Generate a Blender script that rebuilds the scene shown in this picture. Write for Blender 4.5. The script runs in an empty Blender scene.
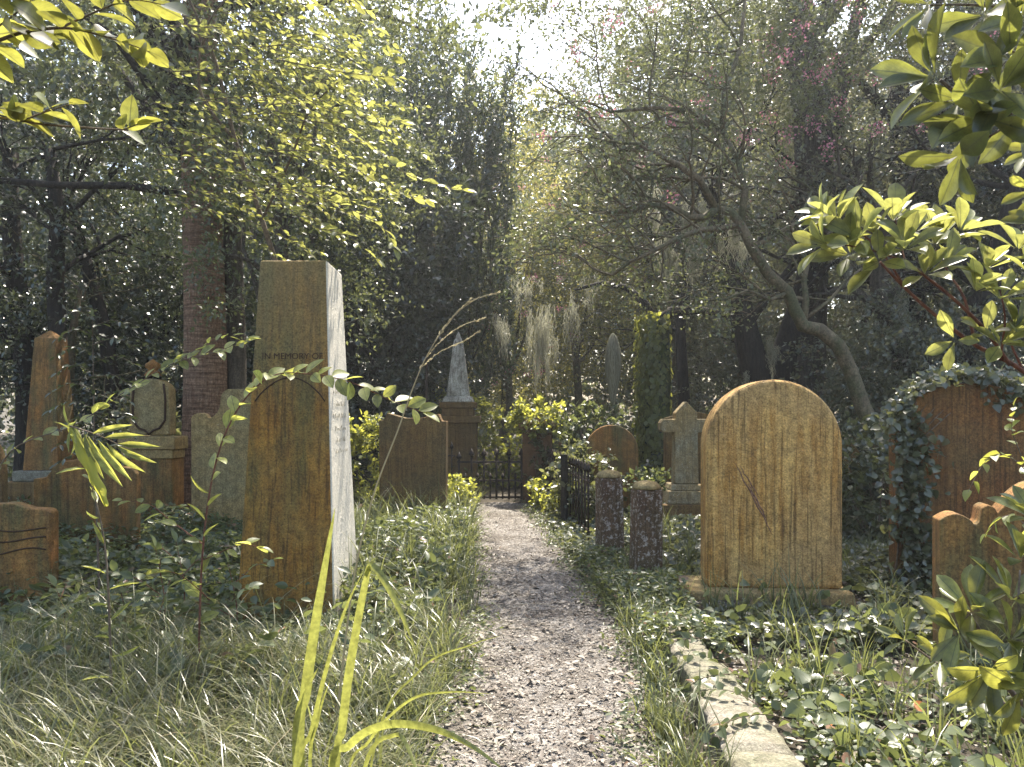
import bpy, bmesh, math, random
import numpy as np
from mathutils import Vector, Matrix
R = math.radians
rng = np.random.default_rng(7)
random.seed(7)
S = bpy.context.scene
COL = S.collection
F = 760.0
CX, HY, EYE = 512.0, 410.0, 1.5

def P(px, py, D):
    return Vector(((px-CX)/F*D, D, EYE-(py-HY)/F*D))
def X(px, D): return (px-CX)/F*D
def Z(py, D): return EYE-(py-HY)/F*D

# ------------------------------------------------------------ object helpers
def link(o, parent=None):
    COL.objects.link(o)
    if parent is not None: o.parent = parent
    return o
def tag(o, label=None, cat=None, group=None, kind=None):
    if label: o['label'] = label
    if cat: o['category'] = cat
    if group: o['group'] = group
    if kind: o['kind'] = kind
    return o
def empty(name, loc, label, cat, group=None, rz=0.0):
    o = bpy.data.objects.new(name, None)
    o.empty_display_size = .2
    o.location = loc; o.rotation_euler = (0, 0, rz)
    link(o)
    return tag(o, label, cat, group)
def mesh_obj(name, verts, faces, mat, parent=None, smooth=False):
    me = bpy.data.meshes.new(name)
    me.from_pydata([tuple(v) for v in verts], [], [tuple(f) for f in faces])
    me.update()
    if mat: me.materials.append(mat)
    if smooth: me.polygons.foreach_set('use_smooth', [True]*len(me.polygons))
    return link(bpy.data.objects.new(name, me), parent)
def np_obj(name, V, Q, mat, parent=None, smooth=False):
    """V (n,3) float, Q (m,k) int with k=3 or 4"""
    me = bpy.data.meshes.new(name)
    m, k = Q.shape
    me.vertices.add(len(V)); me.vertices.foreach_set('co', np.ascontiguousarray(V, dtype=np.float32).ravel())
    me.loops.add(m*k); me.loops.foreach_set('vertex_index', np.ascontiguousarray(Q, dtype=np.int32).ravel())
    me.polygons.add(m)
    me.polygons.foreach_set('loop_start', np.arange(0, m*k, k, dtype=np.int32))
    me.polygons.foreach_set('loop_total', np.full(m, k, dtype=np.int32))
    if smooth: me.polygons.foreach_set('use_smooth', np.ones(m, dtype=bool))
    me.update(calc_edges=True)
    if mat: me.materials.append(mat)
    return link(bpy.data.objects.new(name, me), parent)

class MB:
    def __init__(s): s.v = []; s.f = []
    def add(s, V, Fc):
        n = len(s.v); s.v += [tuple(v) for v in V]; s.f += [tuple(i+n for i in f) for f in Fc]
    def box(s, x0, x1, y0, y1, z0, z1):
        s.add([(x0,y0,z0),(x1,y0,z0),(x1,y1,z0),(x0,y1,z0),(x0,y0,z1),(x1,y0,z1),(x1,y1,z1),(x0,y1,z1)],
              [(0,3,2,1),(4,5,6,7),(0,1,5,4),(1,2,6,5),(2,3,7,6),(3,0,4,7)])
    def frustum(s, x0,x1,y0,y1,z0, X0,X1,Y0,Y1,z1):
        s.add([(x0,y0,z0),(x1,y0,z0),(x1,y1,z0),(x0,y1,z0),(X0,Y0,z1),(X1,Y0,z1),(X1,Y1,z1),(X0,Y1,z1)],
              [(0,3,2,1),(4,5,6,7),(0,1,5,4),(1,2,6,5),(2,3,7,6),(3,0,4,7)])
    def tube(s, pts, rad, n=7, cap=True):
        pts = [Vector(p) for p in pts]
        if not hasattr(rad, '__len__'): rad = [rad]*len(pts)
        rings = []; up = None
        for i, p in enumerate(pts):
            t = (pts[min(i+1, len(pts)-1)]-pts[max(i-1, 0)])
            if t.length < 1e-9: t = Vector((0,0,1))
            t.normalize()
            if up is None:
                up = Vector((0,0,1)) if abs(t.z) < .9 else Vector((1,0,0))
            a = t.cross(up)
            if a.length < 1e-6: a = t.cross(Vector((0,1,0)))
            a.normalize(); b = a.cross(t); up = b
            rings.append([p+(a*math.cos(2*math.pi*k/n)+b*math.sin(2*math.pi*k/n))*rad[i] for k in range(n)])
        V = [v for r in rings for v in r]
        Fc = []
        for i in range(len(pts)-1):
            for k in range(n):
                k2 = (k+1) % n
                Fc.append((i*n+k, (i+1)*n+k, (i+1)*n+k2, i*n+k2))
        if cap:
            Fc.append(tuple(range(n))); Fc.append(tuple((len(pts)-1)*n+k for k in reversed(range(n))))
        s.add(V, Fc)
    def lathe(s, prof, n=20, c=(0,0,0)):
        V = []; Fc = []
        for r, z in prof:
            for k in range(n):
                V.append((c[0]+r*math.cos(2*math.pi*k/n), c[1]+r*math.sin(2*math.pi*k/n), c[2]+z))
        for i in range(len(prof)-1):
            for k in range(n):
                k2 = (k+1) % n
                Fc.append((i*n+k, i*n+k2, (i+1)*n+k2, (i+1)*n+k))
        Fc.append(tuple(reversed(range(n)))); Fc.append(tuple((len(prof)-1)*n+k for k in range(n)))
        s.add(V, Fc)
    def build(s, name, mat, parent=None, smooth=False, bevel=0, loc=None, rz=0):
        o = mesh_obj(name, s.v, s.f, mat, parent, smooth)
        if bevel:
            m = o.modifiers.new('bev', 'BEVEL'); m.width = bevel; m.segments = 3
            m.limit_method = 'ANGLE'; m.angle_limit = R(35)
        if loc is not None: o.location = loc
        if rz: o.rotation_euler = (0,0,rz)
        return o

def extrude_profile(prof, y0, y1, mb=None):
    """prof: list of (x,z) counter-clockwise seen from -Y; y0 front"""
    mb = mb or MB()
    n = len(prof)
    V = [(x, y0, z) for x, z in prof]+[(x, y1, z) for x, z in prof]
    Fc = [tuple(range(n)), tuple(reversed(range(n, 2*n)))]
    for i in range(n):
        j = (i+1) % n
        Fc.append((i, i+n, j+n, j))
    mb.add(V, Fc)
    return mb

# ------------------------------------------------------------ materials
def nmat(name):
    m = bpy.data.materials.new(name); m.use_nodes = True
    nt = m.node_tree; nt.nodes.clear()
    return m, nt, nt.nodes, nt.links
def N(nt, typ, **kw):
    n = nt.nodes.new(typ)
    for k, v in kw.items():
        if k.startswith('i_'):
            n.inputs[k[2:].replace('_', ' ')].default_value = v
        else: setattr(n, k, v)
    return n
def ramp(nt, fac, stops):
    r = nt.nodes.new('ShaderNodeValToRGB')
    el = r.color_ramp.elements
    while len(el) < len(stops): el.new(.5)
    for e, (p, c) in zip(el, stops):
        e.position = p; e.color = (c[0], c[1], c[2], 1) if hasattr(c, '__len__') else (c, c, c, 1)
    nt.links.new(fac, r.inputs[0]); return r.outputs[0]
def mixc(nt, fac, a, b, mode='MIX'):
    m = nt.nodes.new('ShaderNodeMix'); m.data_type = 'RGBA'; m.blend_type = mode
    for sock, v in ((m.inputs[0], fac), (m.inputs[6], a), (m.inputs[7], b)):
        if hasattr(v, 'is_linked'): nt.links.new(v, sock)
        elif hasattr(v, '__len__'): sock.default_value = (v[0], v[1], v[2], 1)
        else: sock.default_value = v
    return m.outputs[2]
def noise(nt, scale, vec=None, detail=5, rough=.6):
    n = N(nt, 'ShaderNodeTexNoise'); n.inputs['Scale'].default_value = scale
    n.inputs['Detail'].default_value = detail; n.inputs['Roughness'].default_value = rough
    if vec is not None: nt.links.new(vec, n.inputs['Vector'])
    return n.outputs['Fac']
def mapped(nt, sc, kind='Object'):
    tc = N(nt, 'ShaderNodeTexCoord'); mp = N(nt, 'ShaderNodeMapping')
    mp.inputs['Scale'].default_value = sc
    nt.links.new(tc.outputs[kind], mp.inputs['Vector'])
    return mp.outputs[0]

def leaf_mat(name, c1, c2, tc, trans=.45, rough=.42, spec=.5, dead=None, blotch=0, vein=False):
    """c1,c2 range of reflected colour, tc transmitted colour"""
    m, nt, ns, lk = nmat(name)
    g = N(nt, 'ShaderNodeNewGeometry')
    rnd = g.outputs['Random Per Island']
    stops = [(0, c1), (.75, c2)]
    if dead: stops += [(.955, c2), (.975, dead)]
    col = ramp(nt, rnd, stops)
    p = N(nt, 'ShaderNodeBsdfPrincipled')
    p.inputs['Roughness'].default_value = rough
    p.inputs['Specular IOR Level'].default_value = spec
    if vein:
        uvn = N(nt, 'ShaderNodeUVMap'); uvn.uv_map = 'leaf'
        sx = N(nt, 'ShaderNodeSeparateXYZ'); lk.new(uvn.outputs[0], sx.inputs[0])
        def mth(op, a, b=None):
            q = N(nt, 'ShaderNodeMath', operation=op)
            for i, v in enumerate((a, b)):
                if v is None: continue
                if hasattr(v, 'is_linked'): lk.new(v, q.inputs[i])
                else: q.inputs[i].default_value = v
            return q.outputs[0]
        av = mth('ABSOLUTE', mth('SUBTRACT', sx.outputs[1], .5))
        wave = mth('SINE', mth('SUBTRACT', mth('MULTIPLY', sx.outputs[0], 62), mth('MULTIPLY', av, 60)))
        vm = mth('MAXIMUM', ramp(nt, av, [(.018, 1), (.04, 0)]), mth('MULTIPLY', ramp(nt, wave, [(.86, 0), (1, 1)]), .45))
    if blotch:
        bn = noise(nt, blotch, mapped(nt, (1,1,1)), 3, .6)
        col = mixc(nt, 1., col, ramp(nt, bn, [(.3, .65), (.7, 1.3)]), 'MULTIPLY')
    lk.new(col, p.inputs['Base Color'])
    t = N(nt, 'ShaderNodeBsdfTranslucent')
    tcol = ramp(nt, rnd, [(0, tuple(.6*x for x in tc)), (1, tuple(min(1, 1.25*x) for x in tc))])
    if vein: tcol = mixc(nt, vm, tcol, tuple(.35*x+.02 for x in tc))
    if blotch: tcol = mixc(nt, 1., tcol, ramp(nt, bn, [(.3, .6), (.7, 1.25)]), 'MULTIPLY')
    lk.new(tcol, t.inputs['Color'])
    mx = N(nt, 'ShaderNodeMixShader'); mx.inputs[0].default_value = trans
    lk.new(p.outputs[0], mx.inputs[1]); lk.new(t.outputs[0], mx.inputs[2])
    o = N(nt, 'ShaderNodeOutputMaterial'); lk.new(mx.outputs[0], o.inputs[0])
    return m

def stone_mat(name, a, b, c, streak=.6, grain=75, bump=.5, pale=None, side=None, green=None, top=None, seedv=0.0, palef=.62):
    m, nt, ns, lk = nmat(name)
    tc = N(nt, 'ShaderNodeTexCoord')
    mp = N(nt, 'ShaderNodeMapping'); mp.inputs['Scale'].default_value = (5.5, 5.5, .42); mp.inputs['Location'].default_value = (seedv, seedv*2, seedv)
    lk.new(tc.outputs['Object'], mp.inputs[0])
    mp1 = N(nt, 'ShaderNodeMapping'); mp1.inputs['Location'].default_value = (seedv*3, seedv, 0)
    lk.new(tc.outputs['Object'], mp1.inputs[0]); ob = mp1.outputs[0]
    st = noise(nt, 3.0, mp.outputs[0], 6, .65)
    big = noise(nt, 1.6, ob, 4, .6)
    med = noise(nt, 14, ob, 6, .7)
    fine = noise(nt, grain, ob, 3, .8)
    col = mixc(nt, ramp(nt, st, [(.40, 0), (.58, 1)]), a, b)
    col = mixc(nt, ramp(nt, big, [(.42, 0), (.66, .85)]), col, c)
    if green: # algae, mostly on the left margin and the foot
        gx = N(nt, 'ShaderNodeMapping'); gx.inputs['Scale'].default_value = (2.2, 2.2, .5); gx.inputs['Location'].default_value = (3+seedv, 1, 0)
        lk.new(tc.outputs['Object'], gx.inputs[0])
        gn = noise(nt, 1.8, gx.outputs[0], 5, .65)
        col = mixc(nt, ramp(nt, gn, [(.48, 0), (.62, .8)]), col, green)
    if pale:
        vo = noise(nt, 30, ob, 8, .75)
        col = mixc(nt, ramp(nt, vo, [(palef, 0), (palef+.04, .75)]), col, pale)
    col = mixc(nt, ramp(nt, med, [(.3, .55), (.6, 0)]), col, (.035, .022, .012))
    # dark run-off streaks
    mp2 = N(nt, 'ShaderNodeMapping'); mp2.inputs['Scale'].default_value = (16, 16, .55); mp2.inputs['Location'].default_value = (7+seedv, 0, 3)
    lk.new(tc.outputs['Object'], mp2.inputs[0])
    s2 = noise(nt, 2.5, mp2.outputs[0], 5, .6)
    sf = N(nt, 'ShaderNodeMath', operation='MULTIPLY'); sf.inputs[1].default_value = streak
    lk.new(ramp(nt, s2, [(.52, 0), (.62, 1)]), sf.inputs[0])
    col = mixc(nt, sf.outputs[0], col, (.05, .028, .012))
    if top: # upper part weathered grey-green above the arch line
        sz_ = N(nt, 'ShaderNodeSeparateXYZ'); lk.new(tc.outputs['Object'], sz_.inputs[0])
        jt = N(nt, 'ShaderNodeMath', operation='MULTIPLY_ADD'); jt.inputs[1].default_value = .5; lk.new(st, jt.inputs[0]); lk.new(sz_.outputs[2], jt.inputs[2])
        mr = N(nt, 'ShaderNodeMapRange'); mr.inputs[1].default_value = 1.7; mr.inputs[2].default_value = 2.9; lk.new(jt.outputs[0], mr.inputs[0])
        tf = N(nt, 'ShaderNodeMath', operation='MULTIPLY'); tf.inputs[1].default_value = .6; lk.new(mr.outputs[0], tf.inputs[0])
        col = mixc(nt, tf.outputs[0], col, top)
    fr = ramp(nt, fine, [(.32, .5), (.5, 1.0), (.68, 1.42)])
    col = mixc(nt, 1.0, col, fr, 'MULTIPLY')
    if side: # paler +X face: sunlight put into the colour, plus its own bleaching
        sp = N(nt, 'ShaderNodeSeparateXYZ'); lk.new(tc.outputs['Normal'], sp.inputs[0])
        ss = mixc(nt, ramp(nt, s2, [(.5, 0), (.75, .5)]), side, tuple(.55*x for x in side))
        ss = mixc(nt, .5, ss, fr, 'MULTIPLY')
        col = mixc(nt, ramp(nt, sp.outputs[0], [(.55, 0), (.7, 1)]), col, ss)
    p = N(nt, 'ShaderNodeBsdfPrincipled'); p.inputs['Roughness'].default_value = .88
    p.inputs['Specular IOR Level'].default_value = .25
    lk.new(col, p.inputs['Base Color'])
    ad = N(nt, 'ShaderNodeMath', operation='ADD'); lk.new(fine, ad.inputs[0])
    ml = N(nt, 'ShaderNodeMath', operation='MULTIPLY'); ml.inputs[1].default_value = 2.5; lk.new(med, ml.inputs[0])
    lk.new(ml.outputs[0], ad.inputs[1])
    bp = N(nt, 'ShaderNodeBump'); bp.inputs['Strength'].default_value = bump; bp.inputs['Distance'].default_value = .012
    lk.new(ad.outputs[0], bp.inputs['Height']); lk.new(bp.outputs[0], p.inputs['Normal'])
    o = N(nt, 'ShaderNodeOutputMaterial'); lk.new(p.outputs[0], o.inputs[0])
    return m

def bark_mat(name, a, b, sc=(14, 14, 2.2), bump=.9, moss=None, ring=False):
    m, nt, ns, lk = nmat(name)
    v = mapped(nt, sc)
    n1 = noise(nt, 2.2, v, 6, .7)
    n2 = noise(nt, 40, mapped(nt, (1, 1, 1)), 4, .7)
    col = mixc(nt, ramp(nt, n1, [(.35, 0), (.65, 1)]), a, b)
    h = n1
    if ring:
        n3 = noise(nt, 2.0, mapped(nt, (1.5, 1.5, 22)), 4, .6)
        col = mixc(nt, ramp(nt, n3, [(.4, .6), (.6, 0)]), col, tuple(.3*x for x in a))
        ad = N(nt, 'ShaderNodeMath', operation='ADD'); lk.new(n3, ad.inputs[0]); lk.new(n1, ad.inputs[1]); h = ad.outputs[0]
    if moss:
        n4 = noise(nt, 2.4, mapped(nt, (1, 1, 1)), 5, .7)
        col = mixc(nt, ramp(nt, n4, [(.45, 0), (.6, .85)]), col, moss)
    col = mixc(nt, 1.0, col, ramp(nt, n2, [(.3, .5), (.7, 1.4)]), 'MULTIPLY')
    p = N(nt, 'ShaderNodeBsdfPrincipled'); p.inputs['Roughness'].default_value = .85
    p.inputs['Specular IOR Level'].default_value = .2
    lk.new(col, p.inputs['Base Color'])
    bp = N(nt, 'ShaderNodeBump'); bp.inputs['Strength'].default_value = bump; bp.inputs['Distance'].default_value = .03
    lk.new(h, bp.inputs['Height']); lk.new(bp.outputs[0], p.inputs['Normal'])
    o = N(nt, 'ShaderNodeOutputMaterial'); lk.new(p.outputs[0], o.inputs[0])
    return m

def plain_mat(name, a, b=None, rough=.7, sc=20, bump=.2, metal=0):
    m, nt, ns, lk = nmat(name)
    n1 = noise(nt, sc, mapped(nt, (1, 1, 1)), 5, .7)
    col = mixc(nt, ramp(nt, n1, [(.4, 0), (.6, 1)]), a, b or a)
    p = N(nt, 'ShaderNodeBsdfPrincipled'); p.inputs['Roughness'].default_value = rough
    p.inputs['Metallic'].default_value = metal; p.inputs['Specular IOR Level'].default_value = .3
    lk.new(col, p.inputs['Base Color'])
    bp = N(nt, 'ShaderNodeBump'); bp.inputs['Strength'].default_value = bump; bp.inputs['Distance'].default_value = .01
    lk.new(n1, bp.inputs['Height']); lk.new(bp.outputs[0], p.inputs['Normal'])
    o = N(nt, 'ShaderNodeOutputMaterial'); lk.new(p.outputs[0], o.inputs[0])
    return m

M = {}
# reflected colours kept in the 0.03-0.14 range, transmitted yellower
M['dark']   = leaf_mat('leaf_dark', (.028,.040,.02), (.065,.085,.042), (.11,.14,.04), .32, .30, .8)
M['deep']   = leaf_mat('leaf_deep', (.022,.03,.018), (.06,.075,.042), (.09,.11,.04), .3, .28, .9)
M['mid']    = leaf_mat('leaf_mid', (.05,.064,.032), (.105,.122,.06), (.21,.23,.08), .42, .34, .7)
M['grey']   = leaf_mat('leaf_grey', (.06,.07,.045), (.13,.135,.09), (.22,.22,.10), .4, .34, .8, dead=(.20,.11,.07))
M['lime']   = leaf_mat('leaf_lime', (.09,.115,.03), (.15,.175,.05), (.42,.42,.10), .5, .36, .6, blotch=30, vein=True)
M['gold']   = leaf_mat('leaf_gold', (.10,.11,.035), (.17,.17,.065), (.44,.40,.10), .52, .4, .5, dead=(.25,.12,.05))
M['front']  = leaf_mat('leaf_front', (.055,.075,.022), (.12,.145,.04), (.36,.35,.06), .5, .30, .7, blotch=30, vein=True)
M['cover']  = leaf_mat('leaf_cover', (.045,.065,.028), (.12,.14,.07), (.22,.25,.07), .38, .38, .55, dead=(.22,.12,.08))
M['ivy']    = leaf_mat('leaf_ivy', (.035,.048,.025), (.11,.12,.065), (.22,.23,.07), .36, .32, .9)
M['ivylit'] = leaf_mat('leaf_ivy_lit', (.09,.115,.03), (.15,.17,.06), (.50,.50,.08), .52, .4, .6)  # lit copy of the ivy leaf, sunlight painted into its colours
M['grass']  = leaf_mat('grass_blade', (.04,.05,.02), (.20,.19,.10), (.26,.28,.09), .35, .33, .7, dead=(.3,.24,.14))
M['grassg'] = leaf_mat('grass_green', (.04,.055,.022), (.13,.14,.065), (.25,.27,.08), .42, .38, .5)
M['blade']  = leaf_mat('broad_blade', (.11,.13,.03), (.17,.19,.05), (.36,.37,.08), .5, .32, .6, blotch=60)
M['frontshade'] = leaf_mat('leaf_front_shaded', (.035,.05,.016), (.09,.11,.03), (.24,.25,.045), .42, .28, .8, blotch=30, vein=True)  # shaded copy of the front leaf, shade put into the colour
M['sprig']  = leaf_mat('leaf_sprig_lit', (.12,.14,.04), (.22,.24,.07), (.62,.62,.12), .55, .36, .5, blotch=30, vein=True)  # brightened twig leaf: the sun it does not get is in the colour
M['yellow'] = leaf_mat('leaf_yellow', (.26,.26,.04), (.36,.36,.06), (.62,.60,.09), .6, .45, .4)
M['straw']  = leaf_mat('seed_straw', (.30,.24,.14), (.45,.38,.24), (.45,.4,.24), .4, .6, .3)
M['moss']   = leaf_mat('spanish_moss', (.24,.235,.17), (.44,.42,.32), (.44,.43,.31), .5, .8, .1)
M['pink']   = leaf_mat('pink_petals', (.45,.14,.22), (.62,.30,.36), (.6,.25,.3), .4, .6, .2)
M['litter'] = leaf_mat('leaf_litter', (.07,.052,.038), (.30,.265,.22), (.1,.08,.05), .1, .7, .3, dead=(.05,.03,.02))
M['orange'] = leaf_mat('fallen_leaf', (.45,.16,.06), (.5,.2,.07), (.6,.22,.05), .4, .5, .3)
M['twig']   = bark_mat('twig_bark', (.10,.07,.045), (.18,.14,.10), bump=.4)
M['redtwig']= bark_mat('red_twig', (.12,.045,.03), (.17,.08,.05), bump=.3)
M['bark']   = bark_mat('bark_grey', (.05,.04,.03), (.12,.10,.075))
M['barkd']  = bark_mat('bark_dark', (.018,.015,.012), (.05,.04,.03))
M['crape']  = bark_mat('bark_crape', (.09,.068,.042), (.20,.155,.095), sc=(9,9,1.6), bump=.35, moss=(.07,.075,.035))
M['barkred']= bark_mat('bark_red', (.20,.11,.065), (.38,.25,.165), sc=(22,22,2.5), bump=1, ring=True)
M['mossy']  = bark_mat('bark_mossy', (.035,.04,.015), (.07,.08,.025), moss=(.09,.12,.02))
OCH = (.40,.21,.055); BRN = (.24,.105,.028); GRY = (.27,.21,.115)
M['big']    = stone_mat('stone_golden', (.62,.385,.125), (.43,.22,.055), (.46,.30,.12), streak=.6, pale=(.55,.46,.30), seedv=.3, palef=.64)
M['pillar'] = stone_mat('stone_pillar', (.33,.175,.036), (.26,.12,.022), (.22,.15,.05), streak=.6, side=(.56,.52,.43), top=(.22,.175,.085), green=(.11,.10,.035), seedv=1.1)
M['sand']   = stone_mat('stone_sand', (.36,.25,.10), (.30,.20,.075), (.26,.22,.11), streak=.25, pale=(.45,.38,.24), seedv=2.2)
M['rust']   = stone_mat('stone_rust', (.34,.175,.05), (.27,.12,.032), (.21,.135,.055), streak=.45, seedv=3.3, green=(.10,.10,.04))
M['rustd']  = stone_mat('stone_rust_dark', (.26,.125,.04), (.19,.08,.025), (.15,.10,.04), streak=.6, seedv=12.3)
M['dkbrown']= stone_mat('stone_dark', (.20,.12,.04), (.15,.085,.03), (.12,.09,.04), streak=.4, seedv=4.4, pale=(.24,.19,.11))
M['cross']  = stone_mat('stone_cross', (.30,.26,.16), (.22,.17,.09), (.34,.23,.09), streak=.3, seedv=5.1, pale=(.5,.46,.36), palef=.58)
M['white']  = stone_mat('stone_white', (.62,.60,.52), (.42,.40,.34), (.30,.28,.23), streak=.5, seedv=6.0)
M['kerb']   = stone_mat('stone_kerb', (.28,.25,.20), (.21,.19,.15), (.15,.15,.09), streak=.1, grain=90, seedv=7.0, pale=(.45,.42,.36))
M['red']    = stone_mat('stone_red', (.28,.08,.03), (.2,.06,.025), (.16,.09,.05), streak=.3, seedv=8.0)
M['post']   = stone_mat('painted_post', (.16,.095,.055), (.10,.058,.035), (.12,.095,.05), streak=.7, bump=.9, pale=(.50,.45,.40), seedv=9.3, palef=.53)
M['brick']  = stone_mat('brick_pier', (.17,.09,.04), (.12,.06,.03), (.15,.11,.06), streak=.2, seedv=10)
M['iron']   = plain_mat('iron', (.012,.011,.010), (.04,.022,.012), .55, 40, .2, .3)
M['carve']  = plain_mat('carved_line', (.035,.02,.01), (.06,.03,.015), .9, 60)
M['gash']   = plain_mat('bare_scratch', (.10,.05,.03), (.26,.14,.09), .9, 60)
M['ink']    = plain_mat('incised', (.36,.31,.23), (.5,.44,.34), .9, 60)

# ------------------------------------------------------------ foliage helpers
# templates: u along, v across, w out of plane
DIAM = (np.array([(0,0,0),(.45,-.5,.06),(1,0,-.05),(.45,.5,.06)]), np.array([(0,1,2,3)]))
OVAL = (np.array([(0,0,0),(.3,-.45,.05),(.75,-.35,.02),(1,0,-.08),(.75,.35,.02),(.3,.45,.05)]), np.array([(0,1,2,3),(0,3,4,5)]))
def leaf_template(n=5, shape='oval', curl=.18, fold=.16):
    V = []; Q = []
    for i in range(n+1):
        u = i/n
        if shape == 'oval': w = math.sin(math.pi*min(1, u*.97+.02))**.8*.5
        elif shape == 'obov': w = (math.sin(math.pi*u**1.6))**.75*.5
        elif shape == 'heart': w = .5*math.sin(math.pi*u**.62)**.8
        else: w = .5*math.sin(math.pi*u)
        if i == 0: w = .02
        if i == n: w = .015
        z = -curl*u*u
        V += [(u, -w, z+fold*w), (u, 0, z), (u, w, z+fold*w)]
    for i in range(n):
        a = i*3; b = a+3
        Q += [(a, a+1, b+1, b), (a+1, a+2, b+2, b+1)]
    return np.array(V), np.array(Q)
T_OVAL = leaf_template(6, 'oval'); T_OBOV = leaf_template(7, 'obov', .12, .2); T_HEART = leaf_template(5, 'heart', .22, .2)
T_SM = leaf_template(3, 'oval', .15, .18)

def norm(a):
    return a/np.maximum(np.linalg.norm(a, axis=1, keepdims=True), 1e-9)
def leaves(name, pos, ax, nrm, size, tmpl, width, mat, parent=None, smooth=False):
    pos = np.asarray(pos, float); ax = norm(np.asarray(ax, float)); nrm = np.asarray(nrm, float)
    n = len(pos); size = np.broadcast_to(np.asarray(size, float), (n,))
    side = norm(np.cross(nrm, ax)); w = np.cross(ax, side)
    T, Q = tmpl; k = len(T)
    V = pos[:, None, :]+size[:, None, None]*(T[None, :, 0, None]*ax[:, None, :]+width*T[None, :, 1, None]*side[:, None, :]+T[None, :, 2, None]*w[:, None, :])
    QQ = (np.arange(n)[:, None, None]*k+Q[None]).reshape(-1, Q.shape[1])
    o = np_obj(name, V.reshape(-1, 3), QQ, mat, parent, smooth)
    if len(T) > 6:      # leaf-space coordinates for the veins
        uv = o.data.uv_layers.new(name='leaf')
        t2 = np.stack([T[:, 0], T[:, 1]+.5], 1)[Q.ravel()]
        uv.data.foreach_set('uv', np.tile(t2, (n, 1)).astype(np.float32).ravel())
    return o
def rdir(n): return norm(rng.normal(size=(n, 3)))

def cluster_leaves(centres, per, spread, flat=.8):
    """leaf points gaussian round each centre"""
    c = np.repeat(np.asarray(centres, float), per, axis=0)
    off = rng.normal(size=c.shape)*spread
    off[:, 2] *= flat
    return c+off

def crown(name, c, r, n_cl, per, spread, size, mat, parent, width=.5, tmpl=DIAM, shell=.5, flat=.7, up=.35, droop=0., zmin=.05, cut=None):
    c = np.array(c, float); r = np.array(r, float)
    d = rdir(n_cl)
    rad = shell+(1-shell)*rng.random(n_cl)
    # lumpy outline
    ph = rng.random(3)*6
    lump = 1+.16*np.sin(3*d[:, 0]+ph[0])*np.cos(4*d[:, 2]+ph[1])+.12*np.sin(6*d[:, 0]+5*d[:, 2]+ph[2])
    cl = c+d*r*(rad*lump)[:, None]
    sp = spread*(.5+1.0*rng.random(n_cl))
    tl_ = 13
    nt2 = max(1, per//tl_)                       # twigs in each clump, leaves strung along each twig
    base = np.repeat(cl, nt2, axis=0); spr = np.repeat(sp, nt2)
    td = rdir(n_cl*nt2)*.8+np.repeat(d, nt2, axis=0)*.55; td[:, 2] += .1-droop; td = norm(td)
    base = base+rng.normal(size=base.shape)*spr[:, None]*.55*np.array([1, 1, flat])
    ln_ = spr*(1.2+1.2*rng.random(len(base)))
    u_ = (np.arange(tl_)+.5)/tl_
    pos = base[:, None, :]+td[:, None, :]*(u_[None, :, None]*ln_[:, None, None])
    pos[:, :, 2] -= (u_**2)[None]*ln_[:, None]*.25
    pos = pos.reshape(-1, 3)+rng.normal(size=(len(base)*tl_, 3))*size*.35
    axt = np.repeat(td, tl_, axis=0)
    keep = pos[:, 2] > zmin
    if cut is not None: keep &= ~cut(pos)
    pos = pos[keep]; axt = axt[keep]
    n = len(pos)
    ax = rdir(n)*.9+axt*.6; ax[:, 2] -= droop
    nr = rdir(n); nr[:, 2] += up*2
    return leaves(name, pos, ax, nr, size*(.6+.8*rng.random(n)), tmpl, width, mat, parent), cl

def limbs(name, base, cl, mat, parent, r0=.12, n=14, trunk_top=None, trunk_r=None, lean=None):
    """trunk and main limbs reaching to crown clumps"""
    mb = MB()
    base = Vector(base); top = Vector(trunk_top)
    L = (top-base).length
    pts = []; rads = []
    k = 9
    for i in range(k+1):
        t = i/k
        p = base.lerp(top, t)
        p += Vector((math.sin(t*5+base.x)*.04*L*.5, math.cos(t*4+base.y)*.03*L*.5, 0))
        pts.append(p); rads.append(trunk_r*((1.25 if i == 0 else 1)-.45*t))
    mb.tube(pts, rads, 10)
    idx = rng.choice(len(cl), size=min(n, len(cl)), replace=False)
    for j in idx:
        t0 = .45+.55*random.random()
        a = pts[int(t0*k)]; b = Vector(cl[j])
        mid = a.lerp(b, .5)+Vector((random.uniform(-.3,.3), random.uniform(-.3,.3), random.uniform(-.1,.35)))
        rr = r0*random.uniform(.5, 1)
        q = []
        for s in range(7):
            u = s/6
            q.append(a*(1-u)**2+mid*2*u*(1-u)+b*u*u+Vector((random.uniform(-.05,.05), random.uniform(-.05,.05), random.uniform(-.05,.05)))*(1 if s else 0))
        mb.tube(q, [rr*(1-.8*s/6) for s in range(7)], 6, cap=False)
    mb.build(name, mat, parent, smooth=True)

def make_tree(label, loc, c, r, n_cl, per, spread, size, mat, bark='bark', trunk_r=.15, name='tree', cat='tree', group=None, limbs_n=14, **kw):
    t = empty(name, loc, label, cat, group)
    L = Vector(loc)
    cc = Vector(c)-L
    _, cl = crown('crown', cc, r, n_cl, per, spread, size, mat, t, **kw)
    limbs('trunk', (0, 0, -.1), cl, M[bark], t, r0=trunk_r*.5, n=limbs_n, trunk_top=(cc.x, cc.y, cc.z+.2*r[2]), trunk_r=trunk_r)
    return t

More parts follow.
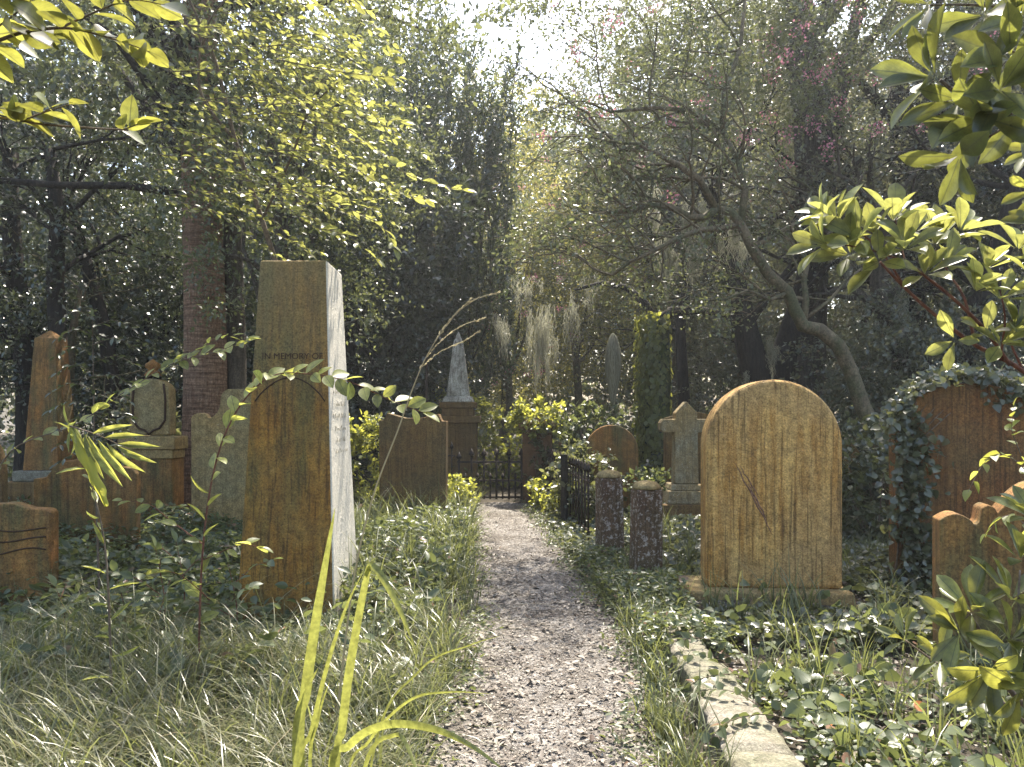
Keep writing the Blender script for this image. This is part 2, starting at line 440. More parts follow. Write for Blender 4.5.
# ------------------------------------------------------------ ground, path
PY = np.array([-3, 0, 3.2, 4.2, 5, 6, 8.4, 11.6, 12.6])
PL = np.array([-.5, -.45, -.39, -.30, -.27, -.33, -.46, -.64, -.70])
PR = np.array([.55, .55, .58, .74, .80, .68, .53, .27, .30])
def gz(x, y):
    """height of the ground"""
    x = np.asarray(x, float); y = np.asarray(y, float)
    l = np.interp(y, PY, PL); r = np.interp(y, PY, PR)
    d = np.maximum(np.maximum(l-x, x-r), 0)
    out = np.clip(d/.5, 0, 1)
    return out*(.03+.04*np.sin(x*1.7+y*.9)*np.cos(y*1.3-x*.5))+.008*np.sin(x*7)*np.sin(y*6)
nx, ny = 220, 200
gx = np.concatenate([np.linspace(-90, -9, 30), np.linspace(-8.8, 8.8, nx-60), np.linspace(9, 90, 30)])
gy = np.concatenate([np.linspace(-30, -1, 12), np.linspace(-.8, 16, ny-42), np.linspace(16.3, 110, 30)])
GX, GY = np.meshgrid(gx, gy)
gv = np.stack([GX, GY, gz(GX, GY)-.004], -1).reshape(-1, 3)
w_ = len(gx)
i0 = (np.arange(len(gy)-1)[:, None]*w_+np.arange(w_-1)[None]).ravel()
gq = np.stack([i0, i0+1, i0+w_+1, i0+w_], 1)
m, nt, ns, lk = nmat('soil')
n1 = noise(nt, 3, mapped(nt, (1,1,1)), 8, .75); n2 = noise(nt, 60, mapped(nt, (1,1,1)), 5, .8)
col = mixc(nt, ramp(nt, n1, [(.35, 0), (.65, 1)]), (.035,.026,.017), (.085,.068,.04))
col = mixc(nt, 1., col, ramp(nt, n2, [(.3, .4), (.7, 1.8)]), 'MULTIPLY')
p = N(nt, 'ShaderNodeBsdfPrincipled'); p.inputs['Roughness'].default_value = .95; lk.new(col, p.inputs['Base Color'])
bp = N(nt, 'ShaderNodeBump'); bp.inputs['Distance'].default_value = .03; lk.new(n2, bp.inputs['Height']); lk.new(bp.outputs[0], p.inputs['Normal'])
o = N(nt, 'ShaderNodeOutputMaterial'); lk.new(p.outputs[0], o.inputs[0])
g = np_obj('ground', gv, gq, m, smooth=True); tag(g, kind='structure')
# path sheet
m, nt, ns, lk = nmat('gravel')
v = mapped(nt, (1,1,1))
n1 = noise(nt, 2.2, v, 8, .75); n2 = noise(nt, 150, v, 3, .8); n3 = noise(nt, 28, v, 6, .8)
vo = N(nt, 'ShaderNodeTexVoronoi'); vo.inputs['Scale'].default_value = 75; lk.new(v, vo.inputs['Vector'])
col = mixc(nt, ramp(nt, n1, [(.42, 0), (.58, 1)]), (.15,.13,.105), (.36,.335,.30))
col = mixc(nt, ramp(nt, n3, [(.38, .85), (.55, 0)]), col, (.10,.075,.055))
sv = N(nt, 'ShaderNodeSeparateColor'); lk.new(vo.outputs['Color'], sv.inputs[0])
col = mixc(nt, 1., col, ramp(nt, sv.outputs[0], [(0, .55), (1, 1.45)]), 'MULTIPLY')
col = mixc(nt, 1., col, ramp(nt, n2, [(.3, .5), (.7, 1.4)]), 'MULTIPLY')
p = N(nt, 'ShaderNodeBsdfPrincipled'); p.inputs['Roughness'].default_value = .9; lk.new(col, p.inputs['Base Color'])
bp = N(nt, 'ShaderNodeBump'); bp.inputs['Distance'].default_value = .012; lk.new(vo.outputs['Distance'], bp.inputs['Height']); bp.invert = True
bp2 = N(nt, 'ShaderNodeBump'); bp2.inputs['Distance'].default_value = .03; lk.new(n3, bp2.inputs['Height']); lk.new(bp.outputs[0], bp2.inputs['Normal'])
lk.new(bp2.outputs[0], p.inputs['Normal'])
o = N(nt, 'ShaderNodeOutputMaterial'); lk.new(p.outputs[0], o.inputs[0])
ys = np.linspace(-3, 12.25, 160); K = 12
pv = []
for i, y in enumerate(ys):
    l = np.interp(y, PY, PL)-.10+.05*math.sin(y*5)+.03*math.sin(y*11); r = np.interp(y, PY, PR)+.10+.05*math.sin(y*4.3+1)+.03*math.sin(y*13)
    for k in range(K+1):
        x = l+(r-l)*k/K
        pv.append((x, y, float(gz(x, y))+.006-(.02 if k in (0, K) else 0)))
i0 = (np.arange(len(ys)-1)[:, None]*(K+1)+np.arange(K)[None]).ravel()
pt = np_obj('path', np.array(pv), np.stack([i0, i0+1, i0+K+2, i0+K+1], 1), m, smooth=True); tag(pt, kind='structure')

# ------------------------------------------------------------ headstones
def arch(w, zs, zt, z0=-.15, n=28):
    """round head: half width w, spring height zs, top zt"""
    pr = [(-w, z0), (w, z0), (w, zs)]
    for i in range(1, n):
        a = math.pi*i/n
        pr.append((w*math.cos(a), zs+(zt-zs)*math.sin(a)))
    pr.append((-w, zs))
    return pr
def stone(name, prof, th, mat, loc, label, cat='headstone', rz=0, bevel=.012, parts=True, tilt=0, lean=0):
    t = empty(name, loc, label, cat, rz=rz)
    t.rotation_euler = (tilt, lean, rz)
    b = extrude_profile(prof, -th/2, th/2).build('slab', mat, t, bevel=bevel)
    return t, b

# big golden headstone on the right
D = 5.85
cx = X(776, D)
t, b = stone('headstone', arch(.515, 1.22, 1.735, .12, 40), .30, M['big'], (cx, D+.15, 0), 'large golden-brown round-topped headstone with a diagonal scratch, on a low plinth', rz=R(-4), bevel=.035)
mb = MB(); mb.frustum(-.70,.58,-.30,.32,-.1, -.66,.56,-.27,.30,.125)
mb.build('plinth', M['sand'], t, bevel=.02)
# scratch
mb = MB()
for (a, bq, r_) in (((-.30,1.09),(-.02,.55),.0045), ((-.265,1.07),(-.11,.82),.0035), ((-.20,.93),(-.06,.66),.005)):
    q = [(a[0]+(bq[0]-a[0])*i/8+.006*math.sin(i*2.3), -.149, a[1]+(bq[1]-a[1])*i/8) for i in range(9)]
    mb.tube(q, [r_*(.3+1.2*math.sin(math.pi*(i+.5)/9)) for i in range(9)], 5)
mb.build('scratch', M['gash'], t)

# tall tapering pillar on the left
D = 5.25
def corner(px, py, d): q = P(px, py, d); return (q.x, q.y, q.z)
t = empty('obelisk', (X(290, D), D+.3, 0), 'tall tapering pillar monument, brown front and sunlit white side with faint inscription', 'obelisk')
o0 = Vector(t.location)
bl = Vector((X(234, D), D, -.12)); br = Vector((X(335, D), D, -.12))
tl = Vector((X(259.5, D+.16), D+.16, Z(260, D+.16))); tr = Vector((X(327, D+.16), D+.16, Z(260, D+.16)))
bl2 = bl+Vector((0.0, .86, 0)); br2 = br+Vector((0.0, .86, 0)); tl2 = tl+Vector((0.02, .54, 0)); tr2 = tr+Vector((-.015, .54, 0))
mb = MB()
lo = [v-o0 for v in (bl, br, br2, bl2)]; hi = [v-o0 for v in (tl, tr, tr2, tl2)]
mb.add(lo+hi, [(0,3,2,1),(0,1,5,4),(1,2,6,5),(2,3,7,6),(3,0,4,7),(4,5,6,7)])
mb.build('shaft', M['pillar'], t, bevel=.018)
# raised arched panel line on the front and inscription
def on_front(u, z):   # u 0..1 left-right, z height
    k = (z+.12)/(tl.z+.12)
    a = bl.lerp(tl, k); c_ = br.lerp(tr, k)
    return a.lerp(c_, u)-o0
def on_side(u, z):
    k = (z+.12)/(tl.z+.12)
    a = br.lerp(tr, k); c_ = br2.lerp(tr2, k)
    return a.lerp(c_, u)-o0
mb = MB()
q = []
for i in range(17):
    u = .06+.88*i/16
    q.append(on_front(u, 1.56+.17*math.sin(math.pi*i/16)**.8)+Vector((0, -.001, 0)))
mb.tube(q, .005, 5)
mb.build('arch_line', M['carve'], t, smooth=True)
# front lettering
cu = bpy.data.curves.new('inscription', 'FONT'); cu.body = 'IN MEMORY OF'; cu.size = .062; cu.extrude = .001; cu.align_x = 'CENTER'
tmp = bpy.data.objects.new('inscription_tmp', cu); COL.objects.link(tmp)
bpy.context.view_layer.update()
me = bpy.data.meshes.new_from_object(tmp.evaluated_get(bpy.context.evaluated_depsgraph_get()))
bpy.data.objects.remove(tmp)
io = bpy.data.objects.new('inscription', me); me.materials.clear(); me.materials.append(M['carve'])
link(io, t)
pp = on_front(.52, 1.86); up_ = (on_front(.5, 1.95)-on_front(.5, 1.75)).normalized()
xa = Vector((1,0,0)); za = xa.cross(up_)
mt = Matrix((xa, up_, za)).transposed().to_4x4(); mt.translation = pp+Vector((0, -.0025, 0)); io.matrix_local = mt
# worn illegible lines on the side: little upright nicks of uneven height
mb = MB()
rr = random.Random(3)
for li, z in enumerate((1.62, 1.53, 1.44, 1.35, 1.265, 1.185)):
    u = .14+rr.uniform(0, .08)
    while u < .84-rr.uniform(0, .1):
        hgt = rr.choice((.018, .018, .034))
        p0 = on_side(u, z)+Vector((.002, 0, 0)); p1 = on_side(u+rr.uniform(-.012, .02), z+hgt)+Vector((.002, 0, 0))
        mb.tube([p0, p1], .0016, 4)
        if rr.random() < .5: mb.tube([p1, on_side(u+.028, z+hgt*.6)+Vector((.002, 0, 0))], .0014, 4)
        u += rr.choice((.03, .036, .04, .075))
mb.build('inscription', M['ink'], t)

# scalloped headstone half hidden behind the pillar
def scallop(w, zs, zt, r=.10, z0=-.15):
    pr = [(-w, z0), (w, z0), (w, zs)]
    R_ = []
    for i in range(0, 9):   # little shoulder hump then cove then rise
        a = math.pi*i/8; R_.append((w-r*.9+r*.9*math.cos(a), zs+r*.55*math.sin(a)))
    for i in range(1, 9):
        a = math.pi/2*i/8; R_.append((w-1.8*r-1.3*r*(math.sin(a)), zs+(zt-zs)*.62*(1-math.cos(a))))
    x1 = R_[-1][0]; z1 = R_[-1][1]
    for i in range(1, 8):
        a = math.pi/2*i/8; R_.append((x1*(1-.35*(1-math.cos(a))) , z1+(zt-z1)*math.sin(a)))
    pr += R_
    pr += [(0, zt)]
    pr += [(-x, z) for x, z in reversed(R_)]
    pr += [(-w, zs)]
    return pr
D = 8.3
stone('headstone', scallop(.60, Z(418, D), Z(389, D)), .10, M['sand'], (X(249, D), D, 0), 'sandy headstone with scalloped shoulder, half hidden behind the tall pillar', rz=R(3), bevel=.008)
# dark rectangular headstone by the path
D = 9.7
stone('headstone', [(-.43,-.15),(.42,-.15),(.43,Z(421,D)),(.37,Z(421,D)),(.33,Z(414,D)),(.1,Z(418,D)),(-.1,Z(418,D)),(-.33,Z(413,D)),(-.38,Z(420,D)),(-.44,Z(420,D))], .14, M['dkbrown'], (X(414, D), D, 0), 'dark brown square-cut headstone at the left edge of the path', rz=R(-6), bevel=.01)
# far left obelisk on a stepped base
D = 9.2
t = empty('obelisk', (X(36, D), D+.3, 0), 'orange-brown slender obelisk on a pale stepped base at the far left', 'obelisk')
mb = MB(); mb.frustum(-.215,.215,-.215,.215,Z(471,D), -.13,.13,-.13,.13,Z(337,D)); mb.frustum(-.13,.13,-.13,.13,Z(337,D)+.0005,-.01,.01,-.01,.01,Z(328,D))
mb.build('shaft', M['rust'], t, bevel=.006)
mb = MB(); mb.box(-.29,.31,-.31,.31,Z(482,D),Z(471,D)-.001)
mb.build('moulding', M['kerb'], t, bevel=.02)
mb = MB(); mb.box(-.36,.36,-.36,.36,-.1,Z(482,D)-.001); mb.box(-.45,.45,-.45,.45,-.1,.2)
mb.build('base', M['dkbrown'], t, bevel=.012)
# low headstone
D = 7.5
stone('headstone', [(-.52,-.15),(.44,-.15),(.44,Z(474,D)),(.40,Z(468,D)),(.25,Z(466,D)),(.05,Z(463,D)),(-.12,Z(459,D)),(-.28,Z(461,D)),(-.34,Z(468,D)),(-.40,Z(476,D)),(-.52,Z(478,D))], .12, M['rust'], (X(92, D), D, 0), 'low rusty-red headstone with uneven top, behind the bright yellow leaves', rz=R(6), bevel=.012)
# near left headstone with carved waves
D = 5.6
zt = Z(500, D)
pr = [(-.70,-.15),(.33,-.15),(.33,Z(511,D)-.01),(.30,Z(509,D)),(.18,Z(508,D))]+[(.18-.55*i/10, Z(508,D)+(.09+.04*math.sin(i))*math.sin(math.pi/2*i/10)) for i in range(1, 11)]+[(-.70,Z(494,D))]
t, b = stone('headstone', pr, .13, M['rust'], (X(8, D), D, 0), 'low brown headstone carved with wavy lines, nearest on the left edge', rz=R(5), bevel=.014)
mb = MB()
for (z0, amp, ph) in ((.70,.03,0.),(.62,.035,.6),(.52,.045,1.4)):
    mb.tube([(-.55+.85*i/20, -.066, z0+amp*math.sin(i*.35+ph)-.004*i) for i in range(21)], .006, 5)
mb.build('carving', M['carve'], t, smooth=True)
# sliver stone at left frame edge
D = 6.6
stone('headstone', arch(.25, .95, Z(432, D)+.02, -.15, 16), .09, M['dkbrown'], (X(-24, D), D, 0), 'dark upright stone just showing at the left picture edge', bevel=.008)
# shield tablet monument
D = 8.9
t = empty('monument', (X(153, D), D, 0), 'shield-faced tablet monument with a small finial on a block base, left of the red trunk', 'monument')
w = .235
pr = [(-w,Z(435,D)),(w,Z(435,D))]+[(w*1.0, Z(400,D)),(w*.98,Z(392,D))]+[(w*math.cos(a), Z(392,D)+.155*math.sin(a)) for a in [math.pi*i/16 for i in range(1,16)]]+[(-w*.98,Z(392,D)),(-w,Z(400,D))]
extrude_profile(pr, -.09, .09).build('tablet', M['sand'], t, bevel=.02)
pr2 = [(x*.84, (z-Z(410,D))*.8+Z(408,D)) for x, z in pr]
mb = MB(); q = [(-.17,-.1,Z(384,D)),(-.19,-.1,Z(400,D)),(-.185,-.1,Z(420,D)),(-.12,-.1,Z(428,D)),(-.05,-.1,Z(430,D)),(0,-.1,Z(434,D)),(.05,-.1,Z(430,D)),(.12,-.1,Z(428,D)),(.185,-.1,Z(420,D)),(.19,-.1,Z(400,D)),(.17,-.1,Z(384,D))]
mb.tube(q, .013, 6); mb.build('shield_moulding', M['carve'], t, smooth=True)
mb = MB(); mb.lathe([(.10,Z(374,D)-.02),(.07,Z(372,D)),(.05,Z(370,D)),(.09,Z(367,D)),(.08,Z(364,D)),(.03,Z(361,D)),(.005,Z(359,D))], 14)
mb.build('finial', M['rust'], t, smooth=True)
mb = MB(); mb.box(-.33,.33,-.17,.2,Z(449,D)+.001,Z(436,D)-.001); mb.box(-.30,.30,-.15,.18,Z(458,D)+.001,Z(449,D)-.001)
mb.build('cornice', M['sand'], t, bevel=.012)
mb = MB(); mb.box(-.28,.28,-.13,.2,-.1,Z(458,D)-.001)
mb.build('base', M['rust'], t, bevel=.012)

# white far obelisk behind the gate on its pier
D = 13.2
t = empty('obelisk', (X(457, D), D+.35, 0), 'pale grey-white small obelisk on a dark pedestal behind the iron gate', 'obelisk')
mb = MB(); mb.frustum(-.20,.20,-.20,.20,Z(396,D), -.085,.085,-.085,.085,Z(341,D)); mb.frustum(-.085,.085,-.085,.085,Z(341,D)+.0005,-.01,.01,-.01,.01,Z(330,D))
mb.build('shaft', M['white'], t, bevel=.01)
mb = MB(); mb.frustum(-.28,.28,-.28,.28,Z(402,D),-.235,.235,-.235,.235,Z(396,D)-.001)
mb.build('moulding', M['white'], t, bevel=.02)
mb = MB(); mb.box(-.32,.32,-.32,.32,Z(408,D),Z(402,D)-.001); mb.box(-.28,.28,-.28,.28,Z(416,D),Z(408,D)-.001)
mb.box(-.40,.40,-.40,.40,Z(423,D),Z(416,D)-.001)
mb.build('cap_stone', M['dkbrown'], t, bevel=.012)
mb = MB(); mb.box(-.33,.33,-.33,.33,-.1,Z(423,D)-.001)
mb.build('pedestal', M['dkbrown'], t, bevel=.012)

# gate, pier, fences
D = 12.3
def spear(mb, x, y, z0, z1, r=.011, s=1.2):
    r = r*1.35
    mb.tube([(x,y,z0),(x,y,z1)], r, 6)
    mb.tube([(x,y,z1),(x,y,z1+.025*s),(x,y,z1+.05*s),(x,y,z1+.11*s)], [r*.9, r*2.6, r*2.1, .001], 6)
gate = empty('iron_gate', (0, D, 0), 'black wrought-iron gate with spear tops closing the end of the path', 'gate')
xa_, xb_ = X(459, D), X(534, D)
nb = 7
for i in range(nb):
    x = xa_+(xb_-xa_)*i/(nb-1)
    mb = MB(); spear(mb, x, 0, .06, Z(450, D)-.10-(.05 if i in (0, nb-1) else 0), .015)
    mb.build('picket', M['iron'], gate, smooth=True)
    if i < nb-1:
        mb = MB(); spear(mb, x+(xb_-xa_)/(nb-1)/2, 0, .06, .40, .011, .8); mb.build('short_picket', M['iron'], gate, smooth=True)
for z in (.09, .36, .66):
    mb = MB(); mb.box(xa_-.03, xb_+.03, -.012, .012, z-.016, z+.016); mb.build('rail', M['iron'], gate)
def fence(label, A, B, n, h=.9, group='black iron railings round the plot'):
    A = Vector(A); B = Vector(B)
    t = empty('iron_fence', A, label, 'fence', group)
    d = B-A
    for i in range(n):
        q = d*((i+.5)/n)
        mb = MB(); spear(mb, q.x, q.y, .02, h, .010); mb.build('picket', M['iron'], t, smooth=True)
    for z in (.12, h-.1):
        mb = MB(); mb.tube([Vector((0,0,z)), d+Vector((0,0,z))], .012, 5); mb.build('rail', M['iron'], t)
fence('black iron railing beside the gate, under the white obelisk', (X(408,D),D+.02,0), (X(455,D),D+.02,0), 7, .86)
fence('black iron railing running from the gate pier towards the two posts', (X(548,12.1),12.1,0), (X(590,8.6),8.6,0), 17, .78)
t = empty('gate_pier', (X(530,12.3)+.12, 12.5, 0), 'ivy-topped brick gate pier at the right end of the iron gate', 'pier')
mb = MB(); mb.box(-.24,.24,-.24,.24,-.1,1.2); mb.build('shaft', M['brick'], t, bevel=.01)
mb = MB(); mb.box(-.30,.30,-.30,.30,1.201,1.29); mb.frustum(-.27,.27,-.27,.27,1.2905,-.1,.1,-.1,.1,1.42); mb.build('cap', M['dkbrown'], t, bevel=.01)
mb = MB(); mb.tube([(0,0,-.1),(0.01,0,.5),(0,0.01,.92)], [.05,.05,.047], 9)
tag(mb.build('fence_post', M['barkd'], loc=(X(564, 9.9), 9.9, 0)), 'thin dark weathered post among ivy left of the small round headstone', 'post')
mb = MB(); mb.tube([(0,0,-.1),(0.0,0,1.1),(0.01,0.01,Z(355,12.6))], [.03,.03,.022], 8)
tag(mb.build('iron_pole', M['iron'], loc=(X(426, 12.6), 12.6, 0)), 'thin black iron pole rising behind the dark headstone', 'pole')

# little round headstone
D = 10.8
stone('headstone', arch(.375, Z(452,D), Z(425,D), -.15, 26), .12, M['rust'], (X(611.5, D), D, 0), 'small dark brown round-topped headstone behind the two posts', rz=R(-5), bevel=.012)
# cross monument
D = 9.3
t = empty('cross_monument', (X(686.5, D+.25), D+.35, 0), 'weathered grey stone cross with a gabled top standing on a stepped base', 'cross')
mb = MB()
zt, za, zb, zs = Z(413,D), Z(421,D), Z(433,D), Z(486,D)
hw = .155
pr = [(-hw,zs),(hw,zs),(hw*.92,zb),(.29,zb),(.325,zb+.03),(.325,za-.03),(.29,za+.02),(hw*.88,za+.02),(hw*.88,zt),(0,Z(401,D)),(-hw*.88,zt),(-hw*.88,za+.02),(-.29,za+.02),(-.325,za-.03),(-.325,zb+.03),(-.29,zb),(-hw*.92,zb)]
extrude_profile(pr, -.10, .10).build('cross', M['cross'], t, bevel=.014)
for i, (hw2, z0, z1) in enumerate(((.22, Z(492,D), zs), (.28, Z(505,D), Z(492,D)), (.36, -.1, Z(505,D)))):
    mb = MB(); mb.frustum(-hw2,hw2,-hw2,hw2,z0,-hw2*.9,hw2*.9,-hw2*.9,hw2*.9,z1-.0015)
    mb.build('step', M['cross'] if i < 2 else M['dkbrown'], t, bevel=.014)
D = 10.6
stone('headstone', [(-.36,-.15),(.42,-.15),(.42,Z(416,D)),(.0,Z(411,D)),(-.36,Z(418,D))], .13, M['dkbrown'], (X(690, D), D, 0), 'plain brown upright slab directly behind the stone cross', bevel=.01)
D = 9.9
stone('headstone', [(-.22,-.15),(.14,-.15),(.14,Z(452,D)),(.05,Z(443,D)),(-.22,Z(440,D))], .12, M['dkbrown'], (X(847, D), D, 0), 'small dark stone peeping out right of the golden headstone', bevel=.01)
# two posts
def post(px0, D, pw, top, label, lean):
    t = empty('post', (X(px0, D), D, 0), label, 'post', 'weathered stubby posts beside the path')
    t.rotation_euler = (0, R(lean), R(12))
    zt = Z(top, D); w = pw/F*D/2
    mb = MB(); mb.frustum(-w,w,-w,w,-.15,-w*.93,w*.93,-w*.93,w*.93,zt-.05)
    mb.build('shaft', M['post'], t, bevel=.02)
    mb = MB(); mb.lathe([(w*1.02,zt-.049),(w*1.05,zt-.035),(w*.98,zt-.015),(w*.75,zt+.008),(w*.35,zt+.02),(.005,zt+.023)], 18)
    mb.build('cap', M['sand'], t, smooth=True)
post(610, 7.35, 24, 472, 'dark weathered post with domed cap, farther of the pair beside the path', -.8)
post(645.5, 6.5, 27, 483, 'dark post with peeling pale lichen patches, nearer of the pair beside the path', .6)

# right ivy-covered headstone
D = 6.35
t, b = stone('headstone', arch(.60, 1.34, Z(386, D)+.02, -.15, 30), .16, M['rustd'], (X(966, D), D, 0), 'wide reddish-brown round-topped headstone draped with ivy at the right', rz=R(-3), bevel=.014)
# scroll stone, lower right
D = 4.4
zL = Z(516, D); zR = Z(478, D)
pr = [(-.50,-.15),(.95,-.15),(.95,zL),(.80,zL+.03),(.66,zL+.02),(.62,zL+.10)]
pr += [(.60-.40*i/8, zL+.10+.20*math.sin(math.pi/2*i/8)) for i in range(9)]
def hump(x0, x1, z0, h, n=8): return [(x0+(x1-x0)*i/n, z0+h*math.sin(math.pi*i/n)) for i in range(n+1)]
left = hump(-.50,-.33,zL-.03,.04)+[(-.325,zL-.045),(-.31,zL-.05),(-.29,zL-.03)]+hump(-.28,-.21,zL+.045,.02,5)+[(-.20,zL+.02)]+[(-.19+.20*(i/8), zL+.03+.17*math.sin(math.pi/2*i/8)) for i in range(9)]
pr = [(-.50,-.15),(.95,-.15),(.95,zL-.03)]+[(.45-x if False else .45-x, z) for x, z in reversed([(-q[0]-.0, q[1]) for q in []])]
right = [(.45-x_, z_) for x_, z_ in []]
body = left+[(.10,zL+.21),(.225,zL+.225)]
mir = [(.45-x_, z_) for x_, z_ in reversed(body)]
pr = [(-.50,-.15),(.95,-.15)]+list(reversed(body+mir[1:]))
stone('headstone', pr, .16, M['rust'], (X(945, D)+.50, D, 0), 'scroll-shouldered brown headstone behind the rosette leaves at the lower right', rz=R(-14), bevel=.012)
# kerb
kp = [(.80,1.6,.30),(.83,2.9,.29),(.86,3.6,.26),(.93,4.4,.22),(.985,5.0,.20)]
for si, (ya, yb, dx, dz, lb) in enumerate(((1.6,3.02,0,0,'nearest pale kerb stone, cut by the bottom edge of the picture'),(3.035,4.12,.012,-.012,'middle pale kerb stone with a mossy chipped end'),(4.14,5.1,-.01,-.03,'farthest kerb stone, half overgrown before the golden headstone'))):
    rr = random.Random(5+si); kb = MB(); kv = []; kf = []; nn_ = 24
    for i in range(nn_+1):
        y = ya+(yb-ya)*i/nn_; e = .014 if i in (0, nn_) else 0
        xl = np.interp(y, [k[1] for k in kp], [k[0] for k in kp])+dx; wd = np.interp(y, [k[1] for k in kp], [k[2] for k in kp])
        j = rr.uniform(-.007,.007); c1 = rr.uniform(-.012,.004)-e; c2 = rr.uniform(-.012,.004)-e
        kv += [(xl+j,y,-.1),(xl+j+.004,y,.145+dz+c1),(xl+.02,y,.160+dz+c1*.6-e),(xl+wd*.5,y,.165+dz-e+rr.uniform(-.003,.003)),(xl+wd-.02,y,.158+dz+c2*.6-e),(xl+wd+j,y,.145+dz+c2),(xl+wd+j,y,-.1)]
    for i in range(nn_):
        for k in range(6): a_ = i*7+k; kf.append((a_,a_+7,a_+8,a_+1))
    kf += [tuple(range(7)), tuple(nn_*7+k for k in reversed(range(7)))]
    kb.add(kv, kf); o = kb.build('kerb_stone', M['kerb'], bevel=.006)
    tag(o, lb, 'kerb', 'kerb stones along the right side of the path')
mb = MB(); mb.frustum(-.13,.13,-.1,.16,-.05,-.12,.12,-.09,.15,.10)
tag(mb.build('stone_block', M['kerb'], loc=(X(872,3.0),3.05,0), rz=R(20), bevel=.012), 'small pale stone block half buried among leaves at the bottom right', 'stone')
mb = MB(); mb.frustum(-.5,.5,-.12,.12,-.05,-.48,.48,-.10,.10,.07)
tag(mb.build('kerb_stone', M['kerb'], loc=(1.55,4.95,0), rz=R(-4), bevel=.012), 'low weathered kerb slab lying across the plot before the golden headstone', 'kerb')

# ------------------------------------------------------------ vegetation: stuff
def in_path(x, y, pad=0.):
    return (x > np.interp(y, PY, PL)-pad) & (x < np.interp(y, PY, PR)+pad)
def fp(x, y):
    """inside the footprint of a monument"""
    m_ = (np.abs(x-X(776,5.85)) < .72) & (np.abs(y-5.95) < .42)
    m_ |= (np.abs(x-X(286,5.25)) < .36) & (y > 5.22) & (y < 6.15)
    m_ |= (np.abs(x-.98) < .17) & (y > 1.5) & (y < 4.5)
    return m_
def grass(name, x, y, h, lean, az, width, mat, seg=5, z0=None, curl=1.0, parent=None):
    n = len(x)
    z = gz(x, y)-.02 if z0 is None else z0
    u = np.linspace(0, 1, seg+1)
    # bend: arc that starts upright and falls over
    th = lean[:, None]*u[None]**1.2*curl
    ds = h[:, None]/seg
    dx = np.sin(th)*ds; dz = np.cos(th)*ds
    hx = np.cumsum(dx, 1)-dx[:, :1]; hz = np.cumsum(dz, 1)-dz[:, :1]
    ca, sa = np.cos(az)[:, None], np.sin(az)[:, None]
    C = np.stack([x[:, None]+hx*ca, y[:, None]+hx*sa, z[:, None]+hz], -1)
    wv = width[:, None]*np.maximum(1-u[None]**1.6, .04)/2
    tw = az+math.pi/2+rng.normal(size=n)*.5
    s_ = np.stack([np.cos(tw)[:, None]*wv, np.sin(tw)[:, None]*wv, 0*wv], -1)
    V = np.stack([C-s_, C+s_], 2).reshape(-1, 3)
    b = np.arange(n)[:, None]*(2*(seg+1))+2*np.arange(seg)[None]
    Q = np.stack([b, b+1, b+3, b+2], -1).reshape(-1, 4)
    return np_obj(name, V, Q, mat, parent)
def tufts(nt_, xr, yr, per, spread, pad=.05, side=None, dens=None):
    x = rng.uniform(*xr, nt_); y = rng.uniform(*yr, nt_)
    k = ~in_path(x, y, pad) & ~fp(x, y)
    if side == 'L': k &= x < 0
    if side == 'R': k &= x > 0
    if dens is not None: k &= rng.random(nt_) < dens(x, y)
    x = x[k]; y = y[k]
    tx = np.repeat(x, per); ty = np.repeat(y, per)
    return tx+rng.normal(size=len(tx))*spread, ty+rng.normal(size=len(ty))*spread, np.repeat(rng.random(len(x)), per)

patch = lambda x, y: np.clip(.25+1.1*np.sin(x*4.3+2*np.sin(y*1.9))*np.sin(y*3.7+1.5*np.sin(x*2.1))+.35, .12, 1)
def clear(x, y):
    # low plants right in front of the pillar and of the golden headstone
    a = ((x+1.5)/.75)**2+((y-4.75)/.62)**2; b = ((x-1.95)/.85)**2+((y-5.25)/.50)**2
    c = ((x-1.05)/.6)**2+((y-6.4)/1.0)**2; d = ((x+3.3)/.8)**2+((y-5.1)/.55)**2
    return np.clip(np.minimum(np.minimum(a, b), np.minimum(c, d))-.35, .12, 1)
# long arching grass, lower left
x, y, tr = tufts(620, (-3.6, -.32), (1.3, 4.9), 26, .05, .03)
n = len(x)
g = grass('grass', x, y, (.45+.45*tr)*(.5+.6*rng.random(n))*(.3+.7*clear(x, y))*(.55+.45*patch(x, y)), 1.3+1.5*rng.random(n), rng.normal(size=n)*.7+math.pi*(rng.random(n) > .42), .0045+.0050*rng.random(n)**2, M['grass'], 8)
tag(g, 'long pale arching grass covering the ground left of the path', 'grass', kind='stuff')
x, y, tr = tufts(420, (-2.0, -.3), (5.0, 12), 15, .05, .0)
n = len(x)
g = grass('grass', x, y, (.25+.45*tr)*(.5+.8*rng.random(n))*(.3+.7*clear(x, y)), .6+1.5*rng.random(n), rng.random(n)*6.3, .007+.008*rng.random(n), M['grassg'], 5)
tag(g, 'taller green grass along the left edge of the path beside the pillar', 'grass', kind='stuff')
x, y, tr = tufts(150, (.45, 1.0), (2.6, 6.5), 20, .045, .02)
n = len(x)
g = grass('grass', x, y, (.18+.2*tr)*(.6+.7*rng.random(n)), .6+1.4*rng.random(n), rng.random(n)*6.3, .006+.006*rng.random(n), M['grassg'], 5)
tag(g, 'short tufts of grass along the right edge of the path and the kerb', 'grass', kind='stuff')
x, y, tr = tufts(170, (1.1, 4.2), (2.3, 9), 16, .05, .02)
n = len(x)
g = grass('grass', x, y, (.2+.3*tr)*(.6+.7*rng.random(n)), .4+1.2*rng.random(n), rng.random(n)*6.3, .007+.007*rng.random(n), M['grassg'], 5)
tag(g, 'scattered grass tufts inside the plot at the right', 'grass', kind='stuff')

